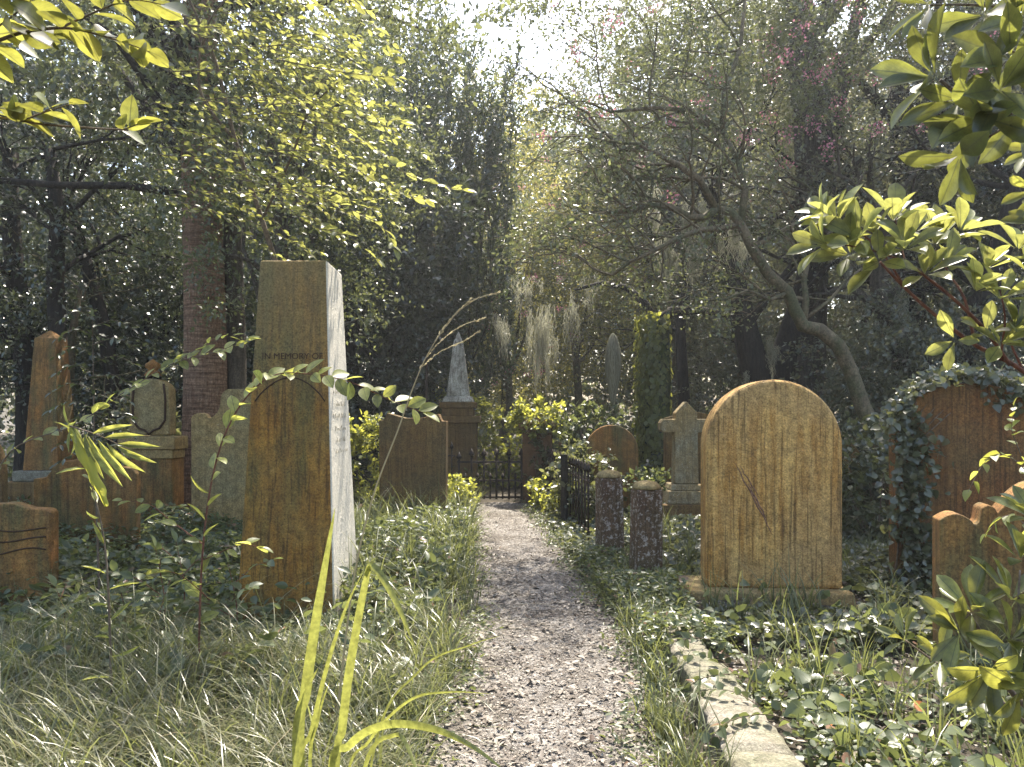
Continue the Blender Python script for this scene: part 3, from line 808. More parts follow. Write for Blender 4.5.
def cover(name, n, xr, yr, hf, size, mat, label, pad=.02, tmpl=OVAL, width=.62, dens=None, up=1.2, cat='ground cover'):
    x = rng.uniform(*xr, n); y = rng.uniform(*yr, n)
    k = ~in_path(x, y, pad) & ~fp(x, y)
    if dens is not None: k &= rng.random(n) < dens(x, y)
    x = x[k]; y = y[k]; n = len(x)
    hh = hf(x, y)
    z = gz(x, y)+.01+hh*rng.random(n)**.7
    nr = rdir(n); nr[:, 2] += up
    ax = rdir(n); ax[:, 2] *= .4
    o = leaves(name, np.stack([x, y, z], 1), ax, nr, size*(.5+.9*rng.random(n)), tmpl, width, mat)
    return tag(o, label, cat, kind='stuff')
lump = lambda x, y: (.5+.5*np.sin(x*3.1+np.sin(y*2.3)*1.5)*np.cos(y*2.7+x))
def cl_(f): return lambda x, y: f(x, y)*clear(x, y)
cover('ground_cover', 70000, (-7, -.5), (4.6, 12.5), cl_(lambda x, y: .10+.30*lump(x, y)), .06, M['cover'], 'leafy undergrowth between the headstones left of the path')
cover('ground_cover', 13000, (-4, -.4), (2.0, 4.8), lambda x, y: .05+.16*lump(x, y), .04, M['cover'], 'small leaves in the grass at the lower left', dens=patch)
cover('ground_cover', 90000, (.5, 8.5), (4.6, 12.5), cl_(lambda x, y: .06+.18*lump(x, y)*np.clip((x-.7)/1.2, .3, 1)), .058, M['ivy'], 'ivy and creeper leaves covering the ground around the right-hand headstones', width=.8)
cover('ground_cover', 20000, (1.1, 4.5), (1.8, 4.9), lambda x, y: .03+.12*lump(x, y), .042, M['cover'], 'creeper leaves inside the kerbed plot at the lower right', width=.8, dens=patch)
cover('ground_cover', 2600, (1.0, 4.6), (1.9, 6.5), lambda x, y: .10+.14*lump(x, y), .085, M['cover'], 'larger pale-edged creeper leaves standing above the ground at the right', width=.75, dens=patch, tmpl=T_HEART, up=.8)
cover('ground_cover', 3600, (-4.4, -.5), (3.6, 7.5), lambda x, y: .18+.22*lump(x, y), .085, M['cover'], 'larger weed leaves standing above the grass left of the path', width=.45, dens=patch, tmpl=T_OVAL, up=.6)
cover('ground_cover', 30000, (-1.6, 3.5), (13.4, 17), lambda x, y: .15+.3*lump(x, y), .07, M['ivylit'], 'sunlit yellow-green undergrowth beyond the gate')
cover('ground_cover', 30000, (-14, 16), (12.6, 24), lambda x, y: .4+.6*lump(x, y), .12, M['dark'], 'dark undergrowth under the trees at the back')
# plant fringe climbing around the kerb left side
cover('ground_cover', 9000, (.5, 1.25), (4.3, 7.5), lambda x, y: .12+.14*lump(x, y), .04, M['cover'], 'weeds between the path and the kerb', width=.6)
n = 1500
y = 1.3+10*rng.random(n)**1.3; sd_ = rng.random(n)
l = np.interp(y, PY, PL); r_ = np.interp(y, PY, PR)
x = np.where(sd_ < .4, l+abs(rng.normal(size=n))*.10, np.where(sd_ < .8, r_-abs(rng.normal(size=n))*.12, l+(r_-l)*rng.random(n)))
nr = rdir(n)*.5; nr[:, 2] += 1; ax = rdir(n); ax[:, 2] *= .2
o = leaves('leaf_litter', np.stack([x, y, gz(x, y)+.018], 1), ax, nr, .025+.03*rng.random(n), T_SM, .5, M['litter'])
tag(o, 'curled brown leaves drifted along the path edges', 'leaf litter', kind='stuff')
# litter on path
n = 36000
y = 1.2+11*rng.random(n)**1.5; l = np.interp(y, PY, PL)-.12; r_ = np.interp(y, PY, PR)+.12
x = l+(r_-l)*rng.random(n)
nr = rdir(n)*.35; nr[:, 2] += 1
ax = rdir(n); ax[:, 2] *= .2
o = leaves('leaf_litter', np.stack([x, y, gz(x, y)+.009+.006*rng.random(n)], 1), ax, nr, .010+.018*rng.random(n)**2, DIAM, .6, M['litter'])
tag(o, 'small dry leaves and chips strewn over the path', 'leaf litter', kind='stuff')
n = 16000
x = rng.uniform(-5, 5, n); y = rng.uniform(1.5, 8, n)
nr = rdir(n)*.5; nr[:, 2] += 1; ax = rdir(n); ax[:, 2] *= .3
o = leaves('leaf_litter', np.stack([x, y, gz(x, y)+.01+.02*rng.random(n)], 1), ax, nr, .02+.04*rng.random(n), OVAL, .5, M['litter'])
tag(o, 'dry brown leaves lying under the plants', 'leaf litter', kind='stuff')

# green blades mixed into the pale grass, and weeds spilling over the path edges
x, y, tr = tufts(420, (-3.4, -.3), (1.3, 4.9), 14, .05, .0)
n = len(x)
g = grass('grass', x, y, (.3+.35*tr)*(.5+.6*rng.random(n))*(.3+.7*clear(x, y)), .4+1.6*rng.random(n), rng.random(n)*6.3, .006+.008*rng.random(n), M['grassg'], 6)
tag(g, 'broader green blades mixed into the pale grass at the lower left', 'grass', kind='stuff')
n = 9000
y = rng.uniform(1.5, 12, n); sd_ = rng.random(n) < .5
x = np.where(sd_, np.interp(y, PY, PL)+rng.normal(size=n)*.07, np.interp(y, PY, PR)+rng.normal(size=n)*.08)+.05*np.sin(y*5)
nr = rdir(n); nr[:, 2] += 1.2; ax = rdir(n); ax[:, 2] *= .4
o = leaves('ground_cover', np.stack([x, y, gz(x, y)+.01+.09*rng.random(n)**2], 1), ax, nr, .03*(.5+rng.random(n)), OVAL, .55, M['cover'])
tag(o, 'small weeds creeping over both edges of the path', 'ground cover', kind='stuff')
# ------------------------------------------------------------ trees
def Bp(px, D, z=0): return (X(px, D), D, z)
# 1 big red-brown trunk on the left, with crown high above
D = 9.6
t = empty('tree', Bp(201, D), 'large tree with thick ridged red-brown trunk behind the tall pillar', 'tree')
L = Vector(t.location)
mb = MB()
pts = []; rad = []
for i in range(15):
    z = -.1+8.1*i/14
    pts.append((.05*math.sin(z*.8)+.02*z*.2, 0, z)); rad.append(.285*(1.25 if i == 0 else 1.06 if i == 1 else 1)-.012*z)
mb.tube(pts, rad, 18)
mb.build('trunk', M['barkred'], t, smooth=True)
mb = MB()
mb.tube([(.36,.25,-.1),(.34,.25,1),(.36,.22,2.2),(.33,.2,3.5),(.36,.2,5.5)], [.17,.14,.13,.12,.1], 10)
mb.build('side_stem', M['bark'], t, smooth=True)
_, cl = crown('crown', (-.3, .2, 7.2), (3.4, 2.8, 2.6), 170, 160, .38, .09, M['mid'], t, shell=.3)
mb = MB()
for j in range(26):
    a = Vector((0, 0, 4.2+random.random()*3.6)); b_ = Vector(cl[j*5]); mid_ = a.lerp(b_, .5)+Vector((0,0,.4))
    mb.tube([a, mid_, b_], [.07, .045, .012], 6, cap=False)
for q in ([(0,0,Z(196,D)),(-.9,-.1,Z(188,D)),(-1.7,-.2,Z(190,D)),(-2.7,-.2,Z(183,D)),(-3.6,-.1,Z(180,D))],):
    mb.tube(q, [.06,.05,.045,.035,.02], 7)
mb.build('branch', M['barkd'], t, smooth=True)

# 2 others: (label, px, D, centre z, radii, clumps, per, spread, leaf, mat, ...)
def T(label, px, D, zc, r, ncl, per, sp, size, mat, bark='bark', tr=.15, **kw):
    return make_tree(label, Bp(px, D), Bp(px, D, zc), r, ncl, per, sp, size, M[mat], bark, tr, **kw)
T('dark dense evergreen tree filling the left edge behind the slender obelisk', 20, 11.5, 4.6, (3.3,2.0,3.9), 300, 170, .34, .075, 'deep', 'barkd', .2, shell=.35)
T('dark glossy-leaved tree between the red trunk and the iron gate', 352, 14.5, 3.1, (2.4,1.8,3.3), 260, 150, .30, .12, 'deep', 'barkd', .16, shell=.45, width=.45)
T('dark evergreen low tree behind the shield-faced monument', 150, 12.6, 2.6, (1.7,1.2,2.3), 130, 130, .28, .10, 'deep', 'barkd', .12, shell=.4)
T('pale-leaved crape myrtle with pink flecks rising behind the gate', 500, 22, 6.2, (2.9,1.8,5.4), 340, 150, .32, .075, 'gold', 'crape', .14, shell=.35)
T('yellow-green sunlit tree behind the hanging moss', 575, 18.5, 4.2, (2.2,1.4,2.5), 180, 120, .30, .075, 'gold', 'crape', .12, shell=.3)
T('broad grey-green tree on the right with tangled crown', 905, 13.5, 6.6, (4.0,2.4,3.8), 420, 170, .36, .075, 'grey', 'barkd', .28, shell=.3)
T('tall grey-green tree behind the twisted crape myrtle', 740, 19.5, 7.9, (4.6,1.9,4.9), 420, 170, .42, .095, 'grey', 'bark', .25, shell=.3)
T('dark tall tree at the far right picture edge', 1085, 12, 5.0, (2.8,2.2,4.6), 260, 150, .36, .085, 'deep', 'barkd', .25, shell=.35)
T('small grey-leaved tree behind the golden headstone', 800, 15.5, 2.5, (2.6,1.5,1.9), 230, 120, .30, .075, 'grey', 'barkd', .13, shell=.3)
T('bushy small tree behind the wide ivy-draped headstone', 930, 10.8, 1.9, (1.8,1.2,1.35), 170, 130, .24, .07, 'grey', 'barkd', .1, shell=.3)
T('dense green tree behind the dark headstone by the path', 265, 18, 5.5, (3.4,2.2,4.8), 300, 150, .42, .10, 'dark', 'bark', .2, shell=.4)
T('tree behind the ivy-clad trunk in the distance', 650, 22, 5.0, (3.6,2.2,4.3), 300, 130, .45, .11, 'grey', 'bark', .2, shell=.4)
for i, (px, D, zc, r, mt_, lb) in enumerate((
    (-140, 16, 6, (4.5,3,5.5), 'deep', 'large dark tree beyond the left picture edge behind the others'),
    (120, 22, 7, (4.5,3,6), 'dark', 'tall background tree behind the large red-brown trunk'),
    (395, 27, 8.6, (4.8,3,8.2), 'dark', 'distant dark tree left of the sky gap'),
    (535, 30, 7.6, (4.8,3,7.3), 'mid', 'distant low tree straight behind the gate under the sky gap'),
    (690, 29, 9.4, (4.8,3,9), 'mid', 'distant tree right of the sky gap'),
    (860, 25, 8, (5,3,7.6), 'dark', 'distant tall tree behind the broad tangled crown'),
    (1060, 22, 8, (5,3,7.6), 'deep', 'distant tall tree at the right picture edge'),
    )):
    T(lb, px, D, zc, r, 300, 110, .55, .15, mt_, 'barkd', .3, shell=.45, limbs_n=8, group='background trees round the graveyard')
# woodland mass at the back
n = 85000
th = rng.uniform(-1.0, 1.0, n); d_ = rng.uniform(36, 46, n)
px_ = np.tan(th)*F+CX
hmax = np.where((px_ > 440) & (px_ < 620), 14, 20)*(1+.18*np.sin(th*23)+.1*np.sin(th*61))
x = np.tan(th)*d_; z = rng.random(n)**.8*hmax
o = leaves('woodland', np.stack([x, d_, z], 1), rdir(n), rdir(n), .35+.3*rng.random(n), DIAM, .6, M['mid'])
tag(o, 'far mass of dark woodland closing the view behind the trees', 'woodland', kind='stuff')

# podocarpus-like upright evergreens: shoots with narrow leaves
def spires(label, px, D, specs, mat='dark', size=.13):
    t = empty('evergreen_tree', Bp(px, D), label, 'tree')
    L = np.array(Bp(px, D))
    pos = []; ax = []; mb = MB()
    mb.tube([(0,0,-.1),(.1,0,3),(0,.1,6.5)], [.16,.13,.06], 9)
    for (sx, sz0, sz1, rad, k) in specs:
        # many upright shoots in a column around sx
        for j in range(k):
            a = rng.random()*6.28; rr_ = rad*math.sqrt(rng.random())
            bx = sx+rr_*math.cos(a); by = rr_*math.sin(a)*.8
            f = rng.random()
            zz = sz0+(sz1-sz0)*f*(1-.35*(rr_/rad)**2)
            ln = rng.uniform(.5, 1.0)
            lean_ = np.array([(bx-sx)*.35, by*.3, 1.0])+rng.normal(size=3)*.12; lean_ /= np.linalg.norm(lean_)
            m_ = 26
            s_ = np.linspace(0, 1, m_)
            q = np.array([bx, by, zz])+np.outer(s_*ln, lean_)
            pos.append(q)
            dd = norm(rng.normal(size=(m_, 3))*.9+lean_*.9)
            ax.append(dd)
            if j % 6 == 0: mb.tube([q[0]-lean_*.5, q[-1]], [.010,.003], 4, cap=False)
    pos = np.concatenate(pos); ax = np.concatenate(ax)
    leaves('crown', pos, ax, rdir(len(pos)), size*(.8+.7*rng.random(len(pos))), DIAM, .27, M[mat], t)
    mb.build('trunk', M['barkd'], t, smooth=True)
spires('upright narrow-leaved evergreen tree left of the sky gap, with spiky shoots', 425, 16, [(-.4,2.2,10.8,1.3,460),(.6,1.5,10.0,1.0,420),(1.2,1.8,8.3,.7,200),(1.85,7.0,10.4,.16,16),(1.6,5.5,8.6,.3,34)])
spires('slimmer upright evergreen tree with spiky shoots behind the crape myrtle twigs', 345, 18.5, [(0,2.5,11.5,1.3,420),(.9,2.5,9.5,.9,220)])

# ------------------------------------------------------------ crape myrtle with curved trunk
def grow(mb, tips, p, d, ln, r, depth, rngl, bias=(0,0,0), tw=.35):
    pts = [p.copy()]; rad = [r]
    k = 5
    q = p.copy(); dd = d.normalized()
    for i in range(k):
        dd = (dd+Vector([rngl.gauss(0, tw*.4) for _ in range(3)])+Vector(bias)*.12).normalized()
        q = q+dd*ln/k; pts.append(q.copy()); rad.append(r*(1-.45*(i+1)/k))
    mb.tube(pts, rad, 6 if r > .02 else 4, cap=False)
    if depth <= 1:
        tips += [tuple(x_) for x_ in pts[2:]]
    if depth == 0: return
    nch = rngl.choice((2, 3, 3))
    for j in range(nch):
        s_ = pts[rngl.choice((3, 4, 5, 5))]
        nd = (dd+Vector([rngl.gauss(0, .55) for _ in range(3)])).normalized()
        grow(mb, tips, s_, nd, ln*rngl.uniform(.6, .9), r*.52, depth-1, rngl, bias, tw)

rl = random.Random(11)
D0 = 9.4
t = empty('crape_myrtle', Bp(893, D0), 'crape myrtle with a smooth snaking trunk that curves out from behind the golden headstone', 'tree')
L = Vector(t.location)
def PP(px, py, D): return P(px, py, D)-L
mb = MB(); tips = []
trunk = [PP(900,540,9.4),PP(892,470,9.4),PP(878,437,9.4),PP(862,405,9.4),PP(851,372,9.4),PP(838,345,9.35),PP(820,330,9.3),PP(803,326,9.25),PP(794,308,9.2),PP(788,292,9.2),PP(768,274,9.1),PP(752,248,9.0),PP(741,225,9.0),PP(731,212,9.0),PP(716,209,9.0)]
trad = [.13,.11,.10,.095,.09,.09,.085,.08,.075,.07,.065,.06,.055,.05,.045]
mb.tube(trunk, trad, 12)
mains = [
 ([(716,209,9),(704,218,9),(690,217,8.9),(668,206,8.8),(650,205,8.7),(632,212,8.7)], .05),
 ([(741,225,9),(720,228,9),(700,230,8.8),(678,238,8.8),(655,250,8.6),(630,262,8.6),(612,275,8.6)], .035),
 ([(741,225,9),(745,190,9.1),(738,160,9.1),(722,130,9.2)], .05),
 ([(716,209,9),(700,180,8.9),(678,165,8.7),(650,150,8.6),(620,150,8.6)], .045),
 ([(722,130,9.2),(690,110,9.0),(650,108,8.8),(610,112,8.8)], .035),
 ([(722,130,9.2),(725,90,9.2),(740,50,9.4),(745,0,9.6)], .04),
 ([(803,326,9.25),(806,300,9.3),(804,280,9.3),(808,262,9.3)], .05),
 ([(806,318,9.3),(830,300,9.4),(845,282,9.6),(862,268,9.7)], .025),
 ([(752,248,9.0),(775,235,9.2),(800,220,9.3),(812,190,9.5)], .03),
 ([(788,292,9.2),(770,300,9.0),(748,290,8.9),(725,300,8.8)], .025),
]
for q, r0 in mains:
    pts = [PP(*a) for a in q]
    mb.tube(pts, [r0*(1-.5*i/(len(q)-1)) for i in range(len(q))], 8)
    for i in range(1, len(pts)):
        for _ in range(2 if r0 > .03 else 1):
            d = Vector((rl.uniform(-1.2, .2), rl.uniform(-.5, .5), rl.uniform(-.3, .9)))
            grow(mb, tips, pts[i], d, rl.uniform(.5, .95), r0*.42, 2, rl, (-.6, 0, -.1))
mb.build('trunk', M['crape'], t, smooth=True)
tips = np.array(tips)
# sparse leaves on twigs, plus fuller top
sel = tips[rng.random(len(tips)) < .55]
pos = cluster_leaves(sel, 7, .09)
nr = rdir(len(pos)); nr[:, 2] += .6
leaves('foliage', pos, rdir(len(pos)), nr, .05*(.6+.8*rng.random(len(pos))), OVAL, .55, M['mid'], t)
crown('crown', PP(735, 30, 10.2), (3.4, 1.4, 1.5), 230, 110, .24, .055, M['mid'], t, shell=.2)
cc = np.array(PP(760, 40, 10.0))
cl = cc+rng.normal(size=(60, 3))*np.array([1.7, .8, 1.0])
pos = cluster_leaves(cl, 40, .07)
leaves('blossom', pos, rdir(len(pos)), rdir(len(pos)), .035, DIAM, .8, M['pink'], t)

# second crape myrtle, middle, pink flecked
t = T('rounded crape myrtle with pink blossoms left of the centre', 505, 17.5, 4.6, (1.9,1.2,2.7), 210, 110, .24, .055, 'mid', 'crape', .1, shell=.35, name='crape_myrtle')
cl = np.array((0, 0, 4.7))+rdir(46)*np.array((1.9, 1.3, 2.6))
pos = cluster_leaves(cl, 34, .055)
leaves('blossom', pos, rdir(len(pos)), rdir(len(pos)), .035, DIAM, .8, M['pink'], t)
t = T('high crape myrtle crown with pink flowers right of the sky gap', 668, 20.2, 8.8, (3.3,1.2,3.8), 260, 130, .28, .06, 'mid', 'crape', .16, shell=.3, name='crape_myrtle')
cl = np.array((0, 0, 8.8))+rdir(90)*np.array((3.3, 1.3, 3.8))
pos = cluster_leaves(cl, 34, .07)
leaves('blossom', pos, rdir(len(pos)), rdir(len(pos)), .04, DIAM, .8, M['pink'], t)

# ivy-clad trunk
D = 13.8
t = empty('ivy_clad_tree', Bp(657, D), 'upright ivy-clad mossy trunk with two bare limbs behind the stone cross', 'tree')
mb = MB(); H = Z(318, D)
mb.tube([(0.02,0,-.1),(-.02,0,1),(.02,0,2),(0,0,H-.15),(.0,0,H)], [.29,.25,.23,.22,.17], 14)
mb.build('trunk', M['mossy'], t, smooth=True)
mb = MB()
mb.tube([(0,0,H-.1),(-.25,0,H+.3),(-.55,0,H+.55),(-1.0,-.1,H+.62),(-1.5,-.1,H+.5)], [.09,.075,.06,.045,.02], 8)
mb.tube([(0,0,H-.1),(.25,0,H+.12),(.7,0,H+.15),(1.2,-.1,H+.05),(1.7,0,H-.3)], [.1,.09,.08,.06,.04], 8)
mb.build('limb', M['barkd'], t, smooth=True)
n = 5200
a = rng.uniform(-math.pi, math.pi, n); keep = (np.cos(a-2.7) > -.35) | (rng.random(n) < .18); a = a[keep]; n = len(a)
z = rng.random(n)*(H+.1); rr_ = .24+.09*rng.random(n)*(1+np.cos(a-2.9))
nr = np.stack([np.cos(a), np.sin(a), .3+0*a], 1)+rdir(n)*.4
ax = rdir(n)*.5; ax[:, 2] -= .8
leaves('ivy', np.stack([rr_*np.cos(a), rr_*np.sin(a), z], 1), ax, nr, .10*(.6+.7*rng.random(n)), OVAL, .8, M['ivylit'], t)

# dark gnarly trunks on the right and others
def bare_trunk(label, pts, rad, mat='barkd', nb=8, D=None):
    base = Vector((P(*pts[0]).x, P(*pts[0]).y, 0))
    t = empty('bare_tree', base, label, 'tree')
    mb = MB(); q = [P(*a)-base for a in pts]; q[0].z = -.1
    mb.tube(q, rad, 10)
    rl2 = random.Random(len(label))
    tips2 = []
    for j in range(nb):
        i = rl2.randrange(len(q)//2, len(q))
        grow(mb, tips2, q[i], Vector((rl2.uniform(-1,1), rl2.uniform(-.4,.4), rl2.uniform(0,1))), rl2.uniform(.7,1.3), rad[i]*.4, 2, rl2)
    mb.build('trunk', M[mat], t, smooth=True)
    if tips2:
        tp = np.array(tips2); pos = cluster_leaves(tp, 3, .12)
        leaves('foliage', pos, rdir(len(pos)), rdir(len(pos)), .07, DIAM, .5, M['grey'], t)
    return t
bare_trunk('dark forked trunk visible just above the golden headstone, left of centre', [(765,520,12.2),(762,440,12.2),(758,380,12.2),(745,330,12.2),(735,280,12.2),(720,230,12.2),(712,190,12.2)], [.3,.26,.24,.2,.16,.12,.07])
bare_trunk('dark trunk leaning right behind the golden headstone top', [(775,520,12.6),(775,400,12.6),(785,350,12.6),(800,300,12.6),(815,240,12.6),(818,180,12.6)], [.3,.26,.2,.16,.13,.08])
bare_trunk('stringy brown trunk leaning behind the bright rosette branch', [(920,520,11.6),(912,420,11.6),(905,360,11.5),(893,320,11.5),(884,285,11.5),(880,240,11.5),(884,200,11.5)], [.26,.24,.2,.24,.2,.15,.1], 'bark')
bare_trunk('dark curved trunk rising at the right edge behind the yellow leaves', [(940,520,10.8),(950,420,10.8),(968,340,10.8),(985,290,10.8),(1003,240,10.7),(1020,190,10.6),(1035,130,10.5)], [.22,.2,.18,.17,.16,.14,.1])
bare_trunk('thin dark trunk close behind the slender obelisk on the left', [(60,520,10.2),(60,420,10.2),(58,340,10.2),(55,280,10.2),(58,220,10.2),(50,150,10.2)], [.13,.12,.12,.11,.1,.07], nb=5)
bare_trunk('leaning dark trunk left of the red-brown trunk', [(118,520,11),(115,400,11),(105,330,11),(85,260,11),(62,210,11),(48,150,11)], [.12,.11,.10,.09,.07,.05], nb=6)
bare_trunk('thin pale-barked stem behind the slender obelisk', [(70,520,10.6),(69,450,10.6),(70,380,10.6),(73,330,10.6),(80,290,10.6)], [.07,.06,.055,.05,.03], 'crape', nb=3)
bare_trunk('slim bare stem in the distance right of the ivy-clad trunk', [(683,500,15),(684,400,15),(680,330,15),(690,260,15),(688,200,15)], [.13,.12,.1,.08,.05], nb=5)

# overhead canopy casting dappled shade
T('spreading tree high over the right of the graveyard', 1190, 10.5, 10.8, (5.2,4.0,2.2), 150, 90, .50, .12, 'mid', 'bark', .35, shell=.15)
T('tall tree behind the twisted crape myrtle crown', 800, 13.2, 11.0, (4.6,2.4,2.2), 110, 90, .45, .11, 'mid', 'bark', .3, shell=.15)

# ------------------------------------------------------------ spanish moss
def moss(label, spots):
    """spots: (px, py top, D, width m, length m, strands)"""
    b0 = P(spots[0][0], spots[0][1], spots[0][2])
    V = []; Q = []; c0 = 0
    for (px, py, D, w, ln, k) in spots:
        b_ = P(px, py, D)-b0
        # several locks, each tapering to a tip
        nl = max(3, int(w/.035))
        for j in range(nl):
            lx = rng.normal()*w*.42; ly = rng.normal()*w*.3; ll = ln*rng.uniform(.25, 1.0)*max(.3, 1-.5*abs(lx)/w); lz = rng.uniform(-.45, .30)*ln*.6; lk_ = rng.uniform(.015, .05)
            for s in range(max(6, int(1.1*k/nl))):
                x0 = b_.x+lx+rng.normal()*lk_; y0 = b_.y+ly+rng.normal()*lk_; z0 = b_.z+lz-rng.random()**1.5*.6*ll+.1*ll
                L_ = ll*rng.random()**.7; m_ = 9
                u = np.linspace(0, 1, m_)
                xs = x0+(b_.x+lx-x0)*.8*u+np.cumsum(rng.normal(size=m_))*.012+.02*np.sin(u*9+rng.random()*6)
                yy = y0+(b_.y+ly-y0)*u+np.cumsum(rng.normal(size=m_))*.012
                zz = z0-L_*u
                wd = .0038*(1-.6*u); an = rng.random()*3.14
                A = np.stack([xs-wd*math.cos(an), yy-wd*math.sin(an), zz], 1); B = np.stack([xs+wd*math.cos(an), yy+wd*math.sin(an), zz], 1)
                V.append(np.stack([A, B], 1).reshape(-1, 3))
                bb = c0+2*np.arange(m_-1); Q.append(np.stack([bb, bb+1, bb+3, bb+2], 1)); c0 += 2*m_
    o = np_obj('spanish_moss', np.concatenate(V), np.concatenate(Q), M['moss'])
    o.location = b0
    return tag(o, label, 'spanish moss', 'clumps of Spanish moss hanging from the trees')
moss('thick clump of pale Spanish moss hanging above and right of the gate', [(541,318,14.3,.40,1.3,420),(508,318,14.7,.36,.8,170),(572,300,14.8,.34,.9,170),(553,345,14.3,.12,1.2,110),(530,280,15.0,.7,.6,170),(592,280,15.2,.3,.9,90)])
moss('Spanish moss hanging from the bare twigs left of the snaking trunk', [(690,212,9.8,.14,.9,200),(668,236,9.8,.10,.9,120),(700,260,9.8,.12,.5,120)])
moss('Spanish moss draped in the fork of the snaking trunk', [(728,222,9.6,.26,.55,260),(742,232,9.6,.15,.6,100)])
moss('wispy Spanish moss low behind the golden headstone', [(770,345,12,.18,.8,200),(750,375,12,.15,.7,130)])
moss('long wisps of Spanish moss among the trees right of the snaking trunk', [(845,235,11.5,.3,1.0,200),(900,300,11.2,.2,.8,140)])
moss('wispy Spanish moss high between the crape myrtle twigs', [(655,190,12.5,.2,1.2,160),(640,150,12.5,.16,.9,110)])
# spindle shaped hanging lock
b0 = P(613, 333, 12.8)
V = []; Q = []; c0 = 0
for s in range(900):
    a = rng.random()*6.28; m_ = 9; u = np.linspace(0, 1, m_)
    st_ = rng.random()*.45; L_ = 1.12*rng.uniform(.45, 1.0-st_*.6)
    zz = -1.12*st_-L_*u
    rad_ = .125*np.sin(np.pi*np.clip((-zz/1.25), 0, 1)**.72)**.8*(.82+.25*rng.random())
    xs = rad_*math.cos(a)+rng.normal(size=m_)*.006; yy = rad_*math.sin(a)+rng.normal(size=m_)*.006
    wd = .006*(1-.5*u)
    A = np.stack([xs-wd*math.sin(a), yy+wd*math.cos(a), zz], 1); B = np.stack([xs+wd*math.sin(a), yy-wd*math.cos(a), zz], 1)
    V.append(np.stack([A, B], 1).reshape(-1, 3)); bb = c0+2*np.arange(m_-1); Q.append(np.stack([bb, bb+1, bb+3, bb+2], 1)); c0 += 2*m_
o = np_obj('spanish_moss', np.concatenate(V), np.concatenate(Q), M['moss']); o.location = b0
tag(o, 'spindle-shaped lock of Spanish moss hanging alone left of the ivy-clad trunk', 'spanish moss', 'clumps of Spanish moss hanging from the trees')

# ------------------------------------------------------------ shrubs, ivy heaps, saplings
def heap(name, label, cat, c, r, n_cl, per, sp, size, mat, width=.75, shell=.6, group=None, up=.6):
    loc = Vector((c[0], c[1], 0))
    t = empty(name, loc, label, cat, group)
    crown('foliage', (0, 0, c[2]), r, n_cl, per, sp, size, M[mat], t, width=width, tmpl=OVAL, shell=shell, up=up)
    mb = MB()
    for j in range(6):
        a = j*1.05
        mb.tube([(.05*math.cos(a), .05*math.sin(a), 0), (r[0]*.4*math.cos(a), r[1]*.4*math.sin(a), c[2]*.7), (r[0]*.7*math.cos(a), r[1]*.7*math.sin(a), c[2]+.3*r[2])], [.012,.009,.004], 5, cap=False)
    mb.build('stems', M['twig'], t)
    return t
D = 12.4
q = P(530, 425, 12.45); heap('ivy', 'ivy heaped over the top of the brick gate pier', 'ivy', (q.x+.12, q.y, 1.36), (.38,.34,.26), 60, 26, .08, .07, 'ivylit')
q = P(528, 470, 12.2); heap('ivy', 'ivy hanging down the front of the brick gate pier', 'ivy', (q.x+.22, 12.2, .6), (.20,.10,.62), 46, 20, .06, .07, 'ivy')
heap('shrub', 'yellow-green leaves crowding round the pedestal of the white obelisk', 'shrub', (X(460,14.1), 14.15, 1.45), (.62,.35,.42), 70, 26, .09, .08, 'ivylit')
heap('shrub', 'bright yellow-green shrub seen through the bars of the gate', 'shrub', (X(497,15.0), 15.0, .55), (1.1,.6,.62), 120, 30, .13, .08, 'ivylit')
q = P(590, 415, 12.4); heap('shrub', 'pale leafy mound above the small round headstone', 'shrub', (q.x, 12.3, 1.1), (.55,.45,.42), 60, 26, .10, .08, 'cover')
heap('shrub', 'ivy mound over the railing left of the two posts', 'shrub', (X(583,10.4), 10.3, .5), (.30,.8,.55), 90, 30, .11, .07, 'ivy')
heap('shrub', 'low pale weeds at the right foot of the gate', 'shrub', (X(553,11.4), 11.2, .2), (.3,.4,.3), 50, 26, .08, .06, 'ivylit')
heap('shrub', 'low pale weeds at the left foot of the gate beside the dark headstone', 'shrub', (X(455,10.9), 10.9, .2), (.28,.7,.3), 60, 28, .08, .06, 'ivylit')
heap('shrub', 'ivy mound between the post pair and the stone cross', 'shrub', (X(662,10.0), 9.9, .35), (.35,.3,.4), 40, 26, .09, .06, 'cover')
heap('shrub', 'leafy undergrowth heap right of the golden headstone', 'shrub', (X(872,8.6), 8.5, .6), (.75,.6,.75), 150, 34, .12, .07, 'ivy')
heap('shrub', 'creeper mound at the back right behind the small dark stone', 'shrub', (X(860,11), 11.2, .9), (1.2,.6,.95), 150, 34, .14, .08, 'grey')
heap('shrub', 'dark leafy shrub behind the low rusty headstone', 'shrub', (X(110,9.4), 10.2, .7), (1.0,.5,.8), 120, 34, .13, .08, 'ivy')
heap('shrub', 'light shrub behind the scalloped headstone and pillar', 'shrub', (X(362,10.6), 10.8, .6), (.55,.4,.85), 90, 30, .11, .07, 'ivylit')

